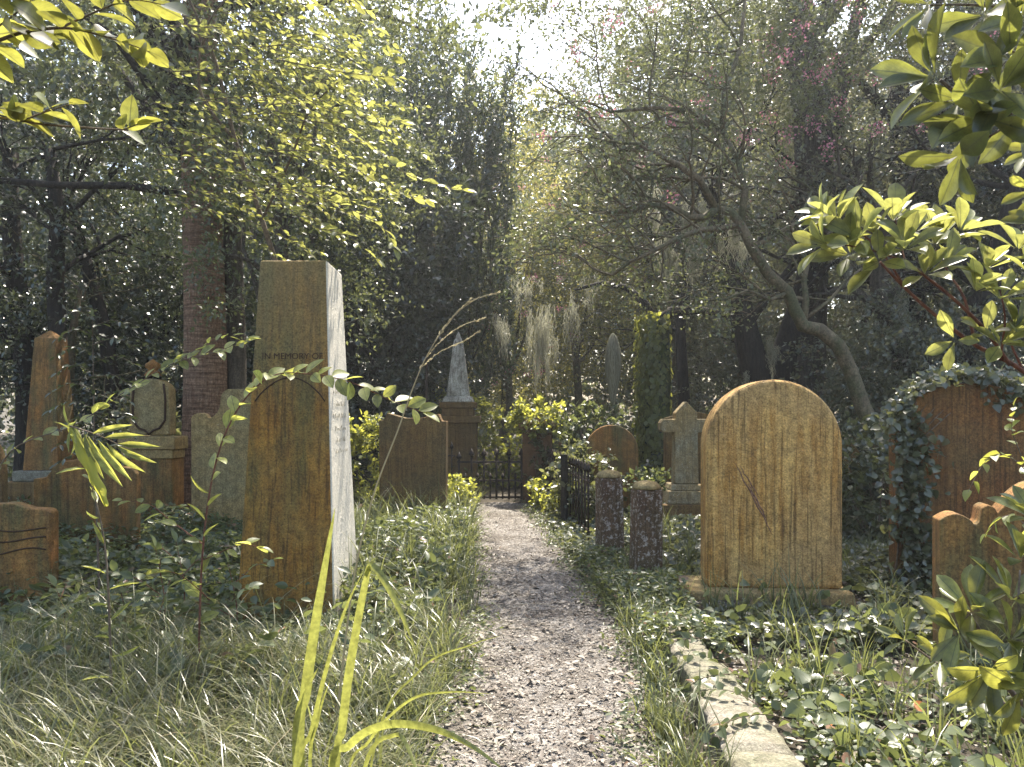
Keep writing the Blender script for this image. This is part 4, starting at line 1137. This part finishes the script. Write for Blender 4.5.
# ivy on the right headstone: along left side, over top, hanging
t = empty('ivy', (X(966,6.35), 6.35, 0), 'ivy vine draped along the left edge and over the top of the wide brown headstone', 'ivy')
pos = []; nr = []
def band(n, f):
    for _ in range(n):
        pos.append(f())
w_ = .60
n = 2300
for i in range(n):
    s_ = rng.random()
    if s_ < .5:      # left edge, thick
        z = rng.random()*1.5; x = -w_+.02+rng.normal()*.10+.07*math.sin(z*7)+(.08 if z < .9 else 0)
        yv = -.12-abs(rng.normal())*.05
    else:            # arch
        a = math.pi*(.08+.92*rng.random()); rr_ = 1.0+rng.normal()*.035
        x = w_*math.cos(a)*rr_; z = 1.34+.36*math.sin(a)*rr_+.06+abs(rng.normal())*.05; yv = rng.normal()*.10-.02
        if a < 1.5 and rng.random() < .25: z -= rng.random()*.22; yv = -.13
    pos.append((x, yv, z))
pos = np.array(pos)
nr = rdir(len(pos))*.7; nr[:, 1] -= .6; nr[:, 2] += .8
ax = rdir(len(pos)); ax[:, 2] -= .3
leaves('foliage', pos, ax, nr, .065*(.5+.8*rng.random(len(pos))), T_HEART, .85, M['ivy'], t)
mb = MB()
for j in range(5):
    mb.tube([(-w_+.05*j-.05, -.10, 0), (-w_+.03*j+.06*math.sin(j), -.10, .6), (-w_+.05*j-.04, -.10, 1.25), (-w_*.7+.1*j, -.05, 1.6)], [.008,.007,.006,.004], 5)
mb.build('vine', M['twig'], t)
def spray(mb, pos, ax, nr, size, path, n, lsz, alt=True, up=Vector((0,0,1)), r=.004, jit=.25, drop=0.0, r1=.001, ang=.9, taper=.5):
    """twig along path (list of Vector) carrying alternate leaves"""
    path = [Vector(p) for p in path]
    # resample (catmull-rom)
    out = []
    m_ = len(path)
    for i in range(m_-1):
        p0 = path[max(i-1,0)]; p1 = path[i]; p2 = path[i+1]; p3 = path[min(i+2,m_-1)]
        for k in range(6):
            u = k/6
            out.append(.5*((2*p1)+(-p0+p2)*u+(2*p0-5*p1+4*p2-p3)*u*u+(-p0+3*p1-3*p2+p3)*u**3))
    out.append(path[-1])
    mb.tube(out, [r+(r1-r)*i/(len(out)-1) for i in range(len(out))], 6, cap=False)
    for j in range(n):
        f = (j+.6)/n; k = min(int(f*(len(out)-1)), len(out)-2)
        p = out[k].lerp(out[k+1], f*(len(out)-1)-k); tdir = (out[k+1]-out[k]).normalized()
        side = tdir.cross(up).normalized()*(1 if j % 2 else -1)
        d = tdir*math.cos(ang)+side*math.sin(ang)+Vector([random.gauss(0, jit) for _ in range(3)])+Vector((0,0,-drop))
        if j == n-1: d = tdir
        pos.append(tuple(p)); ax.append(tuple(d)); nn = up+Vector([random.gauss(0, jit*1.6) for _ in range(3)])
        nr.append(tuple(nn)); size.append(lsz*random.uniform(.75, 1.15)*(1-taper*max(0, f-.6)))
def plant(name, label, cat, base, sprays, mat, tmpl, width, group=None, stem='twig', leaf_name='foliage', extra=None):
    t = empty(name, base, label, cat, group)
    L = Vector(base)
    mb = MB(); pos=[]; ax=[]; nr=[]; size=[]
    for kw in sprays:
        kw = dict(kw); path = [Vector(p)-L for p in kw.pop('path')]
        spray(mb, pos, ax, nr, size, path, **kw)
    if extra: extra(mb, pos, ax, nr, size, L)
    mb.build('stem', M[stem], t, smooth=True)
    leaves(leaf_name, pos, ax, nr, size, tmpl, width, M[mat], t, smooth=True)
    return t
rk = random.Random(31)
for (yk, lb) in ((3.25,'creeper strand trailing over the joint of the kerb stones'),(3.75,'creeper strand lying across the middle kerb stone'),(4.35,'creeper strand covering the farthest kerb stone')):
    x0 = 1.35; pth = [Vector((x0,yk+.1,.06)),Vector((1.15,yk+.05,.17)),Vector((1.0,yk,.19)),Vector((.88,yk-.08,.185)),Vector((.80,yk-.14,.12)),Vector((.77,yk-.2,.03))]
    p2 = [Vector((1.2,yk+.2,.1)),Vector((1.05,yk+.25,.19)),Vector((.95,yk+.33,.185)),Vector((.84,yk+.36,.15))]
    plant('creeper', lb, 'creeper', (x0, yk+.1, 0), [dict(path=pth, n=26, lsz=.06, r=.003, jit=.5),dict(path=p2, n=14, lsz=.055, r=.002, jit=.5)], 'cover', T_HEART, .75, group='creepers trailing over the kerb')
# long arching twig across the pillar
plant('sapling', 'sapling whose long arching twig of small oval leaves crosses the tall pillar', 'sapling', Bp(198, 3.9),
  [dict(path=[P(198,695,3.9),P(202,560,3.9),P(214,470,3.9),P(236,412,3.85),P(270,377,3.8),P(310,374,3.75),P(350,382,3.7),P(390,400,3.65),P(424,413,3.6)], n=50, lsz=.115, r=.006, jit=.25, drop=-.15, up=Vector((0,-.45,.85))),
   dict(path=[P(204,545,3.9),P(170,520,4.0),P(150,505,4.1),P(120,500,4.1)], n=10, lsz=.09, r=.003),
   dict(path=[P(203,560,3.9),P(240,545,3.8),P(262,548,3.8)], n=8, lsz=.09, r=.003),
   dict(path=[P(210,600,3.9),P(180,575,3.7),P(150,570,3.6)], n=9, lsz=.09, r=.003)], 'sprig', T_OVAL, .55, stem='redtwig')
plant('leafy_branch', 'slender twig of little leaves reaching left of the pillar across the red-brown trunk', 'branch', Bp(20, 4.6),
  [dict(path=[P(-20,520,4.6),P(10,452,4.6),P(75,425,4.6),P(120,395,4.5),P(170,365,4.4),P(215,352,4.3),P(250,340,4.2)], n=42, lsz=.10, r=.005, drop=-.1, up=Vector((0,-.45,.85))),
   dict(path=[P(170,365,4.4),P(205,345,4.4),P(235,335,4.4)], n=10, lsz=.085, r=.003, drop=-.2)], 'sprig', T_OVAL, .5)
def bez(path, k=6):
    path = [Vector(p) for p in path]; out = []; m_ = len(path)
    for i in range(m_-1):
        p0 = path[max(i-1,0)]; p1 = path[i]; p2 = path[i+1]; p3 = path[min(i+2,m_-1)]
        for j in range(k):
            u = j/k; out.append(.5*((2*p1)+(-p0+p2)*u+(2*p0-5*p1+4*p2-p3)*u*u+(-p0+3*p1-3*p2+p3)*u**3))
    out.append(path[-1]); return out
# compound-leaved sapling on the left
sp = [dict(path=[P(100,620,5.6),P(97,520,5.6),P(94,420,5.6),P(93,350,5.6),P(92,312,5.6)], n=8, lsz=.08, r=.010)]
for j in range(17):
    py = 318+j*9; s_ = 1 if j % 2 else -1; ln = 34+ (j*7 % 12)
    sp.append(dict(path=[P(93,py,5.6), P(93+s_*ln*.5,py-7,5.55+.03*(j%3)), P(93+s_*ln,py+3,5.5)], n=12, lsz=.075, r=.003, drop=.1, ang=1.1))
plant('sapling', 'tall feathery sapling with compound leaves right of the slender obelisk', 'sapling', Bp(100, 5.6), sp, 'dark', T_SM, .35)
# yellow cluster
def ycl(mb, pos, ax, nr, size, L):
    for (px, py, tx, ty, ln) in ((72,426,92,470,.24),(84,432,100,478,.3),(88,436,118,486,.3),(98,440,128,480,.3),(106,442,140,474,.3),(116,445,152,464,.3),(92,434,128,424,.3),(104,438,140,434,.3),(118,444,156,446,.3),(72,428,66,452,.2)):
        a = P(px, py, 3.4)-L; b_ = P(tx, ty, 3.35)-L
        pos.append(tuple(a)); d = b_-a; d.normalize(); ax.append(tuple(d)); nr.append((random.gauss(0,.3), -1, random.gauss(.3,.3))); size.append((b_-a+Vector((1e-6,0,0))).length*1.0)
plant('yellow_leaved_sprig', 'glowing yellow sprig of drooping pointed leaves over the low rusty headstone', 'plant', Bp(98, 3.4),
  [dict(path=[P(112,760,3.45),P(110,640,3.45),P(104,540,3.45),P(84,460,3.42),P(70,426,3.4)], n=26, lsz=.12, r=.007, jit=.5),dict(path=[P(70,426,3.4),P(95,434,3.4),P(120,445,3.4)], n=0, lsz=.05, r=.004)], 'sprig', T_SM, .15, extra=ycl)
bl_ = bpy.data.objects['yellow_leaved_sprig']; L = bl_.location.copy()
V = []; pp_ = bez([P(70,426,3.4)-L, P(78,448,3.36)-L, P(90,472,3.34)-L, P(99,492,3.33)-L, P(105,507,3.33)-L], 5); n = len(pp_)
for i, p in enumerate(pp_):
    u = i/(n-1); ww = .034*(math.sin(math.pi*min(1, .12+u*.88))**.7)*(1+.25*math.sin(u*21))*(.03 if i == n-1 else 1)
    V += [p+Vector((-ww*.9, .01, ww*.35)), p, p+Vector((ww*.9, .02, -ww*.35))]
mesh_obj('drooping_leaf', V, [f for i in range(n-1) for f in ((3*i,3*i+1,3*i+4,3*i+3),(3*i+1,3*i+2,3*i+5,3*i+4))], M['yellow'], bl_, True)
# weeds saplings left mid
for i, (px, D, top, n_) in enumerate(((160,4.4,545,16),(120,4.6,570,14),(232,4.5,560,14),(60,4.9,585,14),(180,5.0,540,16),(285,4.3,640,10))):
    b = P(px, 600, D); h = Z(top, D)
    lb = ['leafy weed with reddish stem below the yellow sprig','leafy weed left of the arching sapling foot','leafy weed at the left foot of the pillar','leafy weed in front of the wavy carved headstone','leafy weed before the red-brown trunk','small leafy weed in the grass before the pillar'][i]
    sps = [dict(path=[(b.x,D,0),(b.x+.03,D,h*.5),(b.x-.02,D-.02,h)], n=n_, lsz=.10, r=.006, ang=1.2)]
    for k in range(4):
        a = k*1.7+i; sps.append(dict(path=[(b.x,D,h*(.3+.15*k)),(b.x+.14*math.cos(a),D+.12*math.sin(a),h*(.45+.15*k)),(b.x+.28*math.cos(a),D+.22*math.sin(a),h*(.5+.15*k))], n=9, lsz=.09, r=.003, ang=1.0))
    plant('weed', lb, 'weed', (b.x, D, 0), sps, 'cover', T_OVAL, .55, group='leafy weeds left of the path', stem='redtwig')

# seed-head grass
t = empty('tall_grass_stalk', Bp(338, 3.1), 'single tall grass stalk with feathery seed head arching in front of the gate', 'grass stalk')
L = Vector(t.location); mb = MB()
st_ = bez([P(332,760,3.1)-L,P(352,590,3.1)-L,P(372,500,3.1)-L,P(398,430,3.1)-L,P(414,385,3.1)-L,P(430,350,3.1)-L,P(455,315,3.1)-L,P(478,298,3.1)-L])
mb.tube(st_, [.0045-.0032*i/len(st_) for i in range(len(st_))], 6); mb.build('stalk', M['straw'], t, smooth=True)
pos=[]; ax=[]; nr=[]; size=[]
for path in ([(430,350),(448,322),(470,302),(497,293)],[(424,360),(442,340),(462,326),(482,319)],[(418,370),(440,352),(462,342),(478,332)],[(440,335),(452,318),(462,308),(470,300)]):
    pp_ = bez([P(a, b_, 3.1)-L for a, b_ in path], 8)
    for i in range(len(pp_)-1):
        for _ in range(3):
            d = (pp_[i+1]-pp_[i]).normalized()+Vector([random.gauss(0,.14) for _ in range(3)])
            pos.append(tuple(pp_[i].lerp(pp_[i+1], random.random()))); ax.append(tuple(d)); nr.append((random.gauss(0,1),-1,random.gauss(0,1))); size.append(random.uniform(.013,.022))
    mb = MB(); mb.tube(pp_, .0012, 4); 
leaves('seed_head', pos, ax, nr, size, OVAL, .25, M['straw'], t)
# broad blades in the front
def ribbon(parent, L, path, w, mat, nrm_=Vector((0.25,-1,.15)), k=8):
    pp_ = bez([Vector(p)-L for p in path], k); n = len(pp_); V = []
    for i, p in enumerate(pp_):
        t_ = (pp_[min(i+1,n-1)]-pp_[max(i-1,0)]).normalized(); s_ = t_.cross(nrm_).normalized(); u = i/(n-1)
        ww = w*(.45+.55*math.sin(min(1, u*2.2)*math.pi/2))*max(.03, (1-u**3.2))/2
        V += [p-s_*ww, p+nrm_.normalized()*ww*.35, p+s_*ww]
    Fq = []
    for i in range(n-1):
        a = i*3; Fq += [(a,a+1,a+4,a+3),(a+1,a+2,a+5,a+4)]
    return mesh_obj('blade', V, Fq, mat, parent, True)
t = empty('broad_bladed_grass', Bp(330, 2.3), 'clump of broad glowing yellow-green grass blades in the foreground before the pillar', 'grass plant')
L = Vector(t.location); zb = 1000
for path, w in (([(318,1100,2.3),(300,760,2.3),(306,690,2.3),(316,620,2.28),(326,560,2.26),(335,508,2.25)], .034),
                ([(330,1100,2.3),(336,780,2.3),(342,730,2.3),(348,680,2.28),(358,620,2.26),(366,580,2.25),(369,568,2.24),(371,566,2.24)], .028),
                ([(366,574,2.25),(371,566,2.24),(380,574,2.23),(393,596,2.22),(405,622,2.21),(416,650,2.20)], .022),
                ([(318,1100,2.4),(300,790,2.4),(312,730,2.4),(326,670,2.38),(345,610,2.36),(362,574,2.35)], .016),
                ([(340,1100,2.25),(330,790,2.25),(350,745,2.2),(385,725,2.1),(430,728,2.0),(470,745,1.9),(510,775,1.8)], .026),
                ([(345,1100,2.35),(345,800,2.35),(370,740,2.3),(410,700,2.25),(450,692,2.2),(492,694,2.1)], .010),
                ([(345,1100,2.35),(372,760,2.35),(420,670,2.4),(470,645,2.4),(500,636,2.4)], .008),
                ([(320,1100,2.2),(296,770,2.2),(304,700,2.2),(318,668,2.2)], .02),
                ([(325,1100,2.4),(310,790,2.4),(318,720,2.4),(330,680,2.4)], .012),
                ([(335,1100,2.2),(360,790,2.2),(395,735,2.2),(415,765,2.1),(425,800,2.0)], .014)):
    ribbon(t, L, [P(*a) for a in path], w, M['blade'])
# taller yellowish grass tuft bottom right of path
def tuft(label, px, py, n_, h, w, mat='grassg'):
    D = 1.5*F/(py-HY); b = Bp(px, D)
    k = np.zeros(n_)
    o = grass('grass_tuft', k+rng.normal(size=n_)*.03, k+rng.normal(size=n_)*.03, h*(.5+.6*rng.random(n_)), .3+1.5*rng.random(n_), rng.random(n_)*6.3, w*(.6+.7*rng.random(n_)), M[mat], 7, z0=k)
    o.location = (b[0], b[1], 0); tag(o, label, 'grass', 'separate grass tufts near the path and kerb')
tuft('grass tuft hiding the near left face of the kerb at the bottom', 668, 745, 60, .30, .009)
tuft('grass tuft right against the path edge above the kerb tuft', 655, 690, 60, .30, .009)
tuft('grass tuft growing in the plot in front of the golden headstone, right side', 865, 690, 50, .36, .012)
tuft('grass tuft growing beside the nearer post', 690, 572, 60, .40, .013)
tuft('large arching grass tuft at the right of the pillar foot', 405, 600, 110, .60, .014)
tuft('arching grass tuft beside the dark headstone at the left path edge', 438, 560, 90, .55, .014)

# ------------------------------------------------------------ foreground broad leaves
def whorl(pos, ax, nr, size, c, axis, n, ln, open_=1.1, jit=.18, rings=2):
    axis = Vector(axis).normalized(); a0 = axis.cross(Vector((0,.3,1))).normalized(); b0_ = axis.cross(a0)
    for k in range(n):
        a = 2*math.pi*k/n+random.uniform(-.2,.2); op = open_*(1 if k % rings else .6)
        r_ = a0*math.cos(a)+b0_*math.sin(a)
        d = axis*math.cos(op)+r_*math.sin(op)+Vector([random.gauss(0,jit) for _ in range(3)])
        up = axis*math.sin(op)-r_*math.cos(op)+Vector((0,0,.3))
        pos.append(tuple(Vector(c)+d*.01)); ax.append(tuple(d)); nr.append(tuple(up)); size.append(ln*random.uniform(.75,1.15))
def rosette_plant(name, label, cat, base, stems, ros, mat, ln, width=.36, stem='twig', tmpl=T_OBOV, open_=1.1):
    t = empty(name, base, label, cat); L = Vector(base)
    mb = MB(); 
    for path, r_ in stems:
        pp_ = bez([P(*a)-L for a in path]); mb.tube(pp_, [r_*(1-.65*i/len(pp_)) for i in range(len(pp_))], 8)
    pos=[]; ax=[]; nr=[]; size=[]
    for (px, py, D, axx, n, sc) in ros:
        whorl(pos, ax, nr, size, P(px, py, D)-L, axx, n, ln*sc, open_)
    mb.build('stem', M[stem], t, smooth=True)
    leaves('foliage', pos, ax, nr, size, tmpl, width, M[mat], t, smooth=True)
    return t
# middle right glowing branch
rosette_plant('leafy_branch', 'glowing yellow-green rosette-leaved branch reaching in above the right-hand headstones', 'branch', Bp(1180, 2.7),
  [([(1180,1100,2.7),(1160,620,2.75),(1100,440,2.8),(1024,372,2.8),(975,345,2.8),(935,315,2.8),(905,288,2.8),(880,262,2.8)], .012),
   ([(1010,365,2.8),(985,330,2.75),(955,300,2.7),(930,280,2.7),(905,262,2.65),(870,250,2.6),(845,245,2.6)], .007),
   ([(975,345,2.8),(965,300,2.85),(950,275,2.9),(935,250,2.9)], .006), ([(1000,360,2.8),(1005,320,2.7),(1000,290,2.7)], .005),
   ([(1024,372,2.8),(1010,340,2.8),(1012,320,2.7)], .005), ([(905,288,2.8),(880,250,2.8),(850,225,2.8)], .005), ([(905,262,2.65),(900,240,2.7),(895,220,2.7)], .004)],
  [(838,222,2.7,(-.6,-.2,.7),10,1.0),(860,240,2.6,(-.7,-.5,.4),9,1.0),(825,245,2.6,(-.9,-.3,.1),7,.9),(893,222,2.7,(-.1,-.4,.9),10,1.05),(905,250,2.6,(-.2,-.6,.6),9,1.0),(935,245,2.9,(.1,-.3,.9),11,1.05),(960,232,2.8,(.4,-.2,.9),8,.9),(925,275,2.65,(-.3,-.7,.3),7,.9),
   (975,292,2.7,(.2,-.4,.8),9,.95),(1000,300,2.7,(.2,-.4,.8),9,.95),(1015,328,2.7,(.2,-.5,.7),9,.95),(985,335,2.75,(-.2,-.6,.5),6,.8),(880,262,2.6,(-.5,-.6,.2),7,.9),(1030,275,2.7,(.3,-.3,.8),8,1),(955,340,2.75,(-.5,-.6,-.2),4,.8),(1018,250,2.9,(.1,-.3,.9),8,1),(850,255,2.65,(-.6,-.6,.1),7,.9),(875,235,2.7,(-.4,-.5,.6),8,.9),(945,265,2.7,(.1,-.6,.6),8,.9),(915,232,2.8,(0,-.3,.9),8,.9),(985,270,2.85,(.2,-.4,.8),8,.95),(1000,345,2.7,(0,-.6,.4),8,.9),(825,215,2.75,(-.7,-.2,.6),7,.85)],
  'lime', .135, .40, 'redtwig')
# top right branch
rosette_plant('leafy_branch', 'branch of large glossy pointed leaves hanging in the top right corner', 'branch', Bp(1260, 2.1),
  [([(1260,1400,2.1),(1240,500,2.1),(1180,160,2.1),(1100,100,2.1),(1030,110,2.1),(990,112,2.1),(960,95,2.1),(940,80,2.1)], .012),
   ([(1180,160,2.1),(1100,30,2.1),(1024,10,2.1),(975,5,2.1),(930,5,2.1)], .007),
   ([(1030,110,2.1),(1000,130,2.0),(965,150,2.0)], .005), ([(1100,100,2.1),(1040,60,2.0),(1000,50,2.0)], .006)],
  [(935,78,2.1,(-.9,-.3,.1),8,1.0),(960,100,2.05,(-.5,-.6,-.2),7,1.0),(985,118,2.0,(-.5,-.5,-.5),8,1.1),(930,5,2.1,(-.9,-.2,-.1),7,.8),(985,15,2.1,(-.6,-.5,-.1),7,.9),(1010,60,2.0,(-.4,-.7,-.2),8,1.1),(960,155,2.0,(-.6,-.3,-.8),6,1.0),(1020,115,2.05,(-.1,-.7,-.5),8,1.1),(1020,20,2.0,(-.2,-.7,0),8,1),(1000,90,1.95,(-.3,-.7,-.1),6,1)],
  'frontshade', .155, .36, 'twig', open_=.95)
# right edge sprigs
rosette_plant('leafy_branch', 'few small leaves poking in at the right edge below the top corner branch', 'branch', Bp(1300, 2.3),
  [([(1300,1300,2.3),(1280,500,2.3),(1150,230,2.3),(1060,200,2.3),(1035,190,2.3)], .008)],
  [(1035,150,2.3,(-.8,-.3,0),6,.8),(1035,190,2.3,(-.8,-.3,-.1),6,.8),(1040,225,2.3,(-.7,-.3,.2),6,.8)], 'front', .11, .4)
# lower right shrub
rosette_plant('shrub', 'broad-leaved rosette shrub in the lower right corner, half in shade', 'shrub', Bp(1110, 2.3),
  [([(1110,1000,2.3),(1060,760,2.3),(1010,690,2.3),(985,640,2.3),(968,612,2.3)], .012),([(1060,760,2.3),(1000,700,2.4),(940,665,2.45),(905,640,2.5)], .007),([(1060,760,2.3),(1040,690,2.2),(1020,620,2.2),(1020,570,2.2)], .007),([(1060,760,2.3),(1035,730,2.2),(1010,710,2.15)], .006)],
  [(972,612,2.3,(-.5,-.3,.7),12,1.1),(960,632,2.25,(-.5,-.7,.2),8,1.0),(1010,600,2.25,(.2,-.3,.9),9,1.1),(1010,640,2.2,(0,-.6,.6),9,1.1),(990,670,2.15,(-.3,-.7,-.3),8,1.2),(905,640,2.5,(-.7,-.2,.5),6,.75),(940,660,2.4,(-.4,-.5,.5),7,.85),(1020,690,2.1,(-.2,-.7,-.5),8,1.2),(1020,560,2.3,(.1,-.3,.9),8,1),(1035,520,2.4,(-.3,-.3,.8),8,1)],
  'front', .125, .34)
plant('sapling', 'small-leaved trailing sprig hanging over the scroll-shouldered headstone', 'plant', Bp(1050, 3.8),
  [dict(path=[P(1060,760,3.8),P(1050,560,3.8),P(1030,480,3.8),P(1005,455,3.8),P(985,462,3.8),P(968,492,3.75)], n=18, lsz=.075, r=.004, drop=.1),
   dict(path=[P(1040,500,3.8),P(1015,440,3.8),P(1012,425,3.8),P(1014,405,3.8)], n=12, lsz=.06, r=.003),
   dict(path=[P(1040,540,3.8),P(1010,515,3.7),P(985,535,3.7)], n=9, lsz=.08, r=.003, drop=.4)], 'ivylit', T_HEART, .7)
# top left broad leaves
def tl(label, base, sprays, mat='front', ln=.1):
    return plant('leafy_branch', label, 'branch', base, sprays, mat, T_OVAL, .60)
tl('branch of large bright oval leaves across the top left corner', Bp(-160, 1.9),
  [dict(path=[P(-160,1300,1.9),P(-140,300,1.9),P(-60,80,1.9),P(0,40,1.9),P(60,28,1.9),P(110,38,1.9),P(150,52,1.9)], n=44, lsz=.10, r=.008, jit=.4, ang=1.1, drop=.0),
   dict(path=[P(60,28,1.9),P(100,10,1.9),P(130,0,1.85),P(165,5,1.8)], n=10, lsz=.10, r=.003, jit=.4),
   dict(path=[P(-20,40,1.9),P(20,10,1.85),P(40,-10,1.85)], n=9, lsz=.11, r=.003, jit=.4)])
tl('thin horizontal twig with a few bright leaves under the top left branch', Bp(-170, 2.0),
  [dict(path=[P(-170,1300,2),P(-150,400,2),P(-70,120,2),P(0,118,2),P(40,124,2),P(90,128,2),P(128,130,2)], n=0, lsz=.09, r=.004, r1=.0025),
   dict(path=[P(10,119,2),P(30,118,1.98),P(55,106,1.95)], n=5, lsz=.085, r=.003, jit=.3),
   dict(path=[P(20,121,2),P(45,112,1.98),P(72,104,1.95)], n=6, lsz=.085, r=.003, jit=.4),
   dict(path=[P(120,130,2),P(128,128,2),P(138,124,2)], n=6, lsz=.075, r=.002, jit=.5),
   dict(path=[P(-30,125,2),P(-10,110,1.98),P(5,108,1.95)], n=6, lsz=.09, r=.003, jit=.4),
   dict(path=[P(-40,140,2),P(-20,200,1.98),P(-10,205,1.95)], n=3, lsz=.085, r=.003, jit=.3)])
# yellow-green spray of twigs (young elm-like tree) coming from upper left
sp = []
rs = random.Random(21)
D = 5.4
for j in range(105):
    t0 = rs.random()
    sx = 150+rs.random()*150; sy = -90+rs.random()*300
    ang_ = rs.uniform(-.1, .62); ln = rs.uniform(70, 170)
    ex = sx+ln*math.cos(ang_); ey = sy+ln*math.sin(ang_)
    if ex > 460: ex = 460
    dd = 5.0+rs.random()*1.6
    sp.append(dict(path=[P(sx,sy,dd+.3), P(sx+.4*(ex-sx), sy+.25*(ey-sy)-4, dd+.15), P(sx+.75*(ex-sx), sy+.7*(ey-sy), dd), P(ex, ey, dd-.1)], n=int(ln/4.6), lsz=.075, r=.004, ang=.95, jit=.3, drop=0))
for q in ([(300,120),(350,130),(400,170),(440,186),(468,190)], [(280,60),(330,70),(365,75),(400,78)], [(270,150),(330,155),(390,190),(430,200)], [(290,90),(330,110),(370,118),(405,122)], [(330,-20),(365,10),(380,40),(395,62)],[(300,190),(340,205),(380,225),(395,250)],[(280,200),(310,225),(345,235),(380,262)]):
    sp.append(dict(path=[P(a, b_, 5.0-.05*i) for i, (a, b_) in enumerate(q)], n=20, lsz=.10, r=.004, ang=.8, jit=.25, drop=-.15))
# limbs of this tree down to the ground behind the red trunk
sp.append(dict(path=[P(300,560,6.6),P(296,400,6.6),P(285,300,6.5),P(262,220,6.4),P(235,140,6.2),P(215,60,6.0),P(180,-20,5.8)], n=0, lsz=.1, r=.035, r1=.008))
sp.append(dict(path=[P(262,220,6.4),P(290,160,6.0),P(310,110,5.6),P(340,80,5.3)], n=6, lsz=.1, r=.014, r1=.004))
sp.append(dict(path=[P(235,140,6.2),P(200,90,6.0),P(210,20,5.8),P(260,-30,5.6)], n=6, lsz=.1, r=.014, r1=.004))
plant('young_tree', 'young tree with sunlit yellow-green leafy twigs sweeping right from the upper left', 'tree', Bp(300, 6.6), sp, 'lime', T_SM, .55)
# finer mid-green foliage filling behind those twigs
T('mid-green small-leaved tree behind the sunlit yellow-green twigs', 285, 8.6, 4.5, (2.0,1.2,2.4), 210, 130, .22, .055, 'mid', 'bark', .1, shell=.25)

# fallen bright leaves
for (px, py, D, lb) in ((845,705,2.75,'orange fallen leaf on the litter at the lower right'),(925,712,2.6,'dark orange curled leaf near the lower right shrub'),(830,728,3.5,'small red leaf among the creeper leaves')):
    D = 1.35*F/(py-HY); b = P(px, py, D)
    T_, Q_ = T_OVAL
    V = [(v[0]*.07, v[1]*.045, v[2]*.12) for v in T_]
    o = mesh_obj('fallen_leaf', V, Q_, M['orange'], None, True); o.location = (b.x, b.y, .15); o.rotation_euler = (R(-50), R(-30), random.random()*3)
    tag(o, lb, 'leaf')

# ------------------------------------------------------------ light, sky, camera
SUN_EL, SUN_AZ = R(60), R(14)      # azimuth from +Y towards +X
w = bpy.data.worlds.new('World'); S.world = w; w.use_nodes = True
nt = w.node_tree; nt.nodes.clear()
sky = nt.nodes.new('ShaderNodeTexSky'); sky.sky_type = 'NISHITA'; sky.sun_disc = False
sky.sun_elevation = SUN_EL; sky.sun_rotation = SUN_AZ; sky.air_density = 1.2; sky.dust_density = 3.5; sky.ozone_density = 1.0
bg = nt.nodes.new('ShaderNodeBackground'); bg.inputs[1].default_value = .15
ou = nt.nodes.new('ShaderNodeOutputWorld'); nt.links.new(sky.outputs[0], bg.inputs[0]); nt.links.new(bg.outputs[0], ou.inputs[0])
sl = bpy.data.lights.new('sun', 'SUN'); sl.energy = 4.5; sl.angle = R(.5); sl.color = (1, .93, .82)
so = bpy.data.objects.new('sun', sl); COL.objects.link(so)
sd = Vector((math.sin(SUN_AZ)*math.cos(SUN_EL), math.cos(SUN_AZ)*math.cos(SUN_EL), math.sin(SUN_EL)))
so.rotation_euler = sd.to_track_quat('Z', 'Y').to_euler(); so.location = sd*40

cam = bpy.data.cameras.new('camera'); co = bpy.data.objects.new('camera', cam); COL.objects.link(co)
co.location = (0, 0, EYE); co.rotation_euler = (R(90), 0, 0)
cam.sensor_width = 36; cam.lens = F/1024*36; cam.shift_y = (HY-383.5)/1024
cam.clip_end = 400; cam.clip_start = .05
S.camera = co
S.view_settings.view_transform = 'Standard'; S.view_settings.look = 'None'
S.view_settings.gamma = 1; S.view_settings.exposure = 1.72
S.cycles.max_bounces = 5; S.cycles.diffuse_bounces = 2; S.cycles.volume_bounces = 0; S.cycles.glossy_bounces = 2; S.cycles.transmission_bounces = 4
S.cycles.transparent_max_bounces = 4; S.cycles.use_denoising = True
S.cycles.caustics_reflective = False; S.cycles.caustics_refractive = False
S.cycles.sample_clamp_indirect = 4

# ------------------------------------------------------------ haze: a closed box of thin air, sky outside
m, nt, ns, lk = nmat('haze')
hv = N(nt, 'ShaderNodeVolumePrincipled'); hv.inputs['Density'].default_value = .0015
hv.inputs['Color'].default_value = (.86,.9,.93,1); hv.inputs['Anisotropy'].default_value = .45
o = N(nt, 'ShaderNodeOutputMaterial'); lk.new(hv.outputs[0], o.inputs['Volume'])
mb = MB(); mb.box(-95,95,-35,115,-1.1,18); tag(mb.build('haze', m), 'thin pale summer haze in the air between the trees', 'haze', kind='stuff')
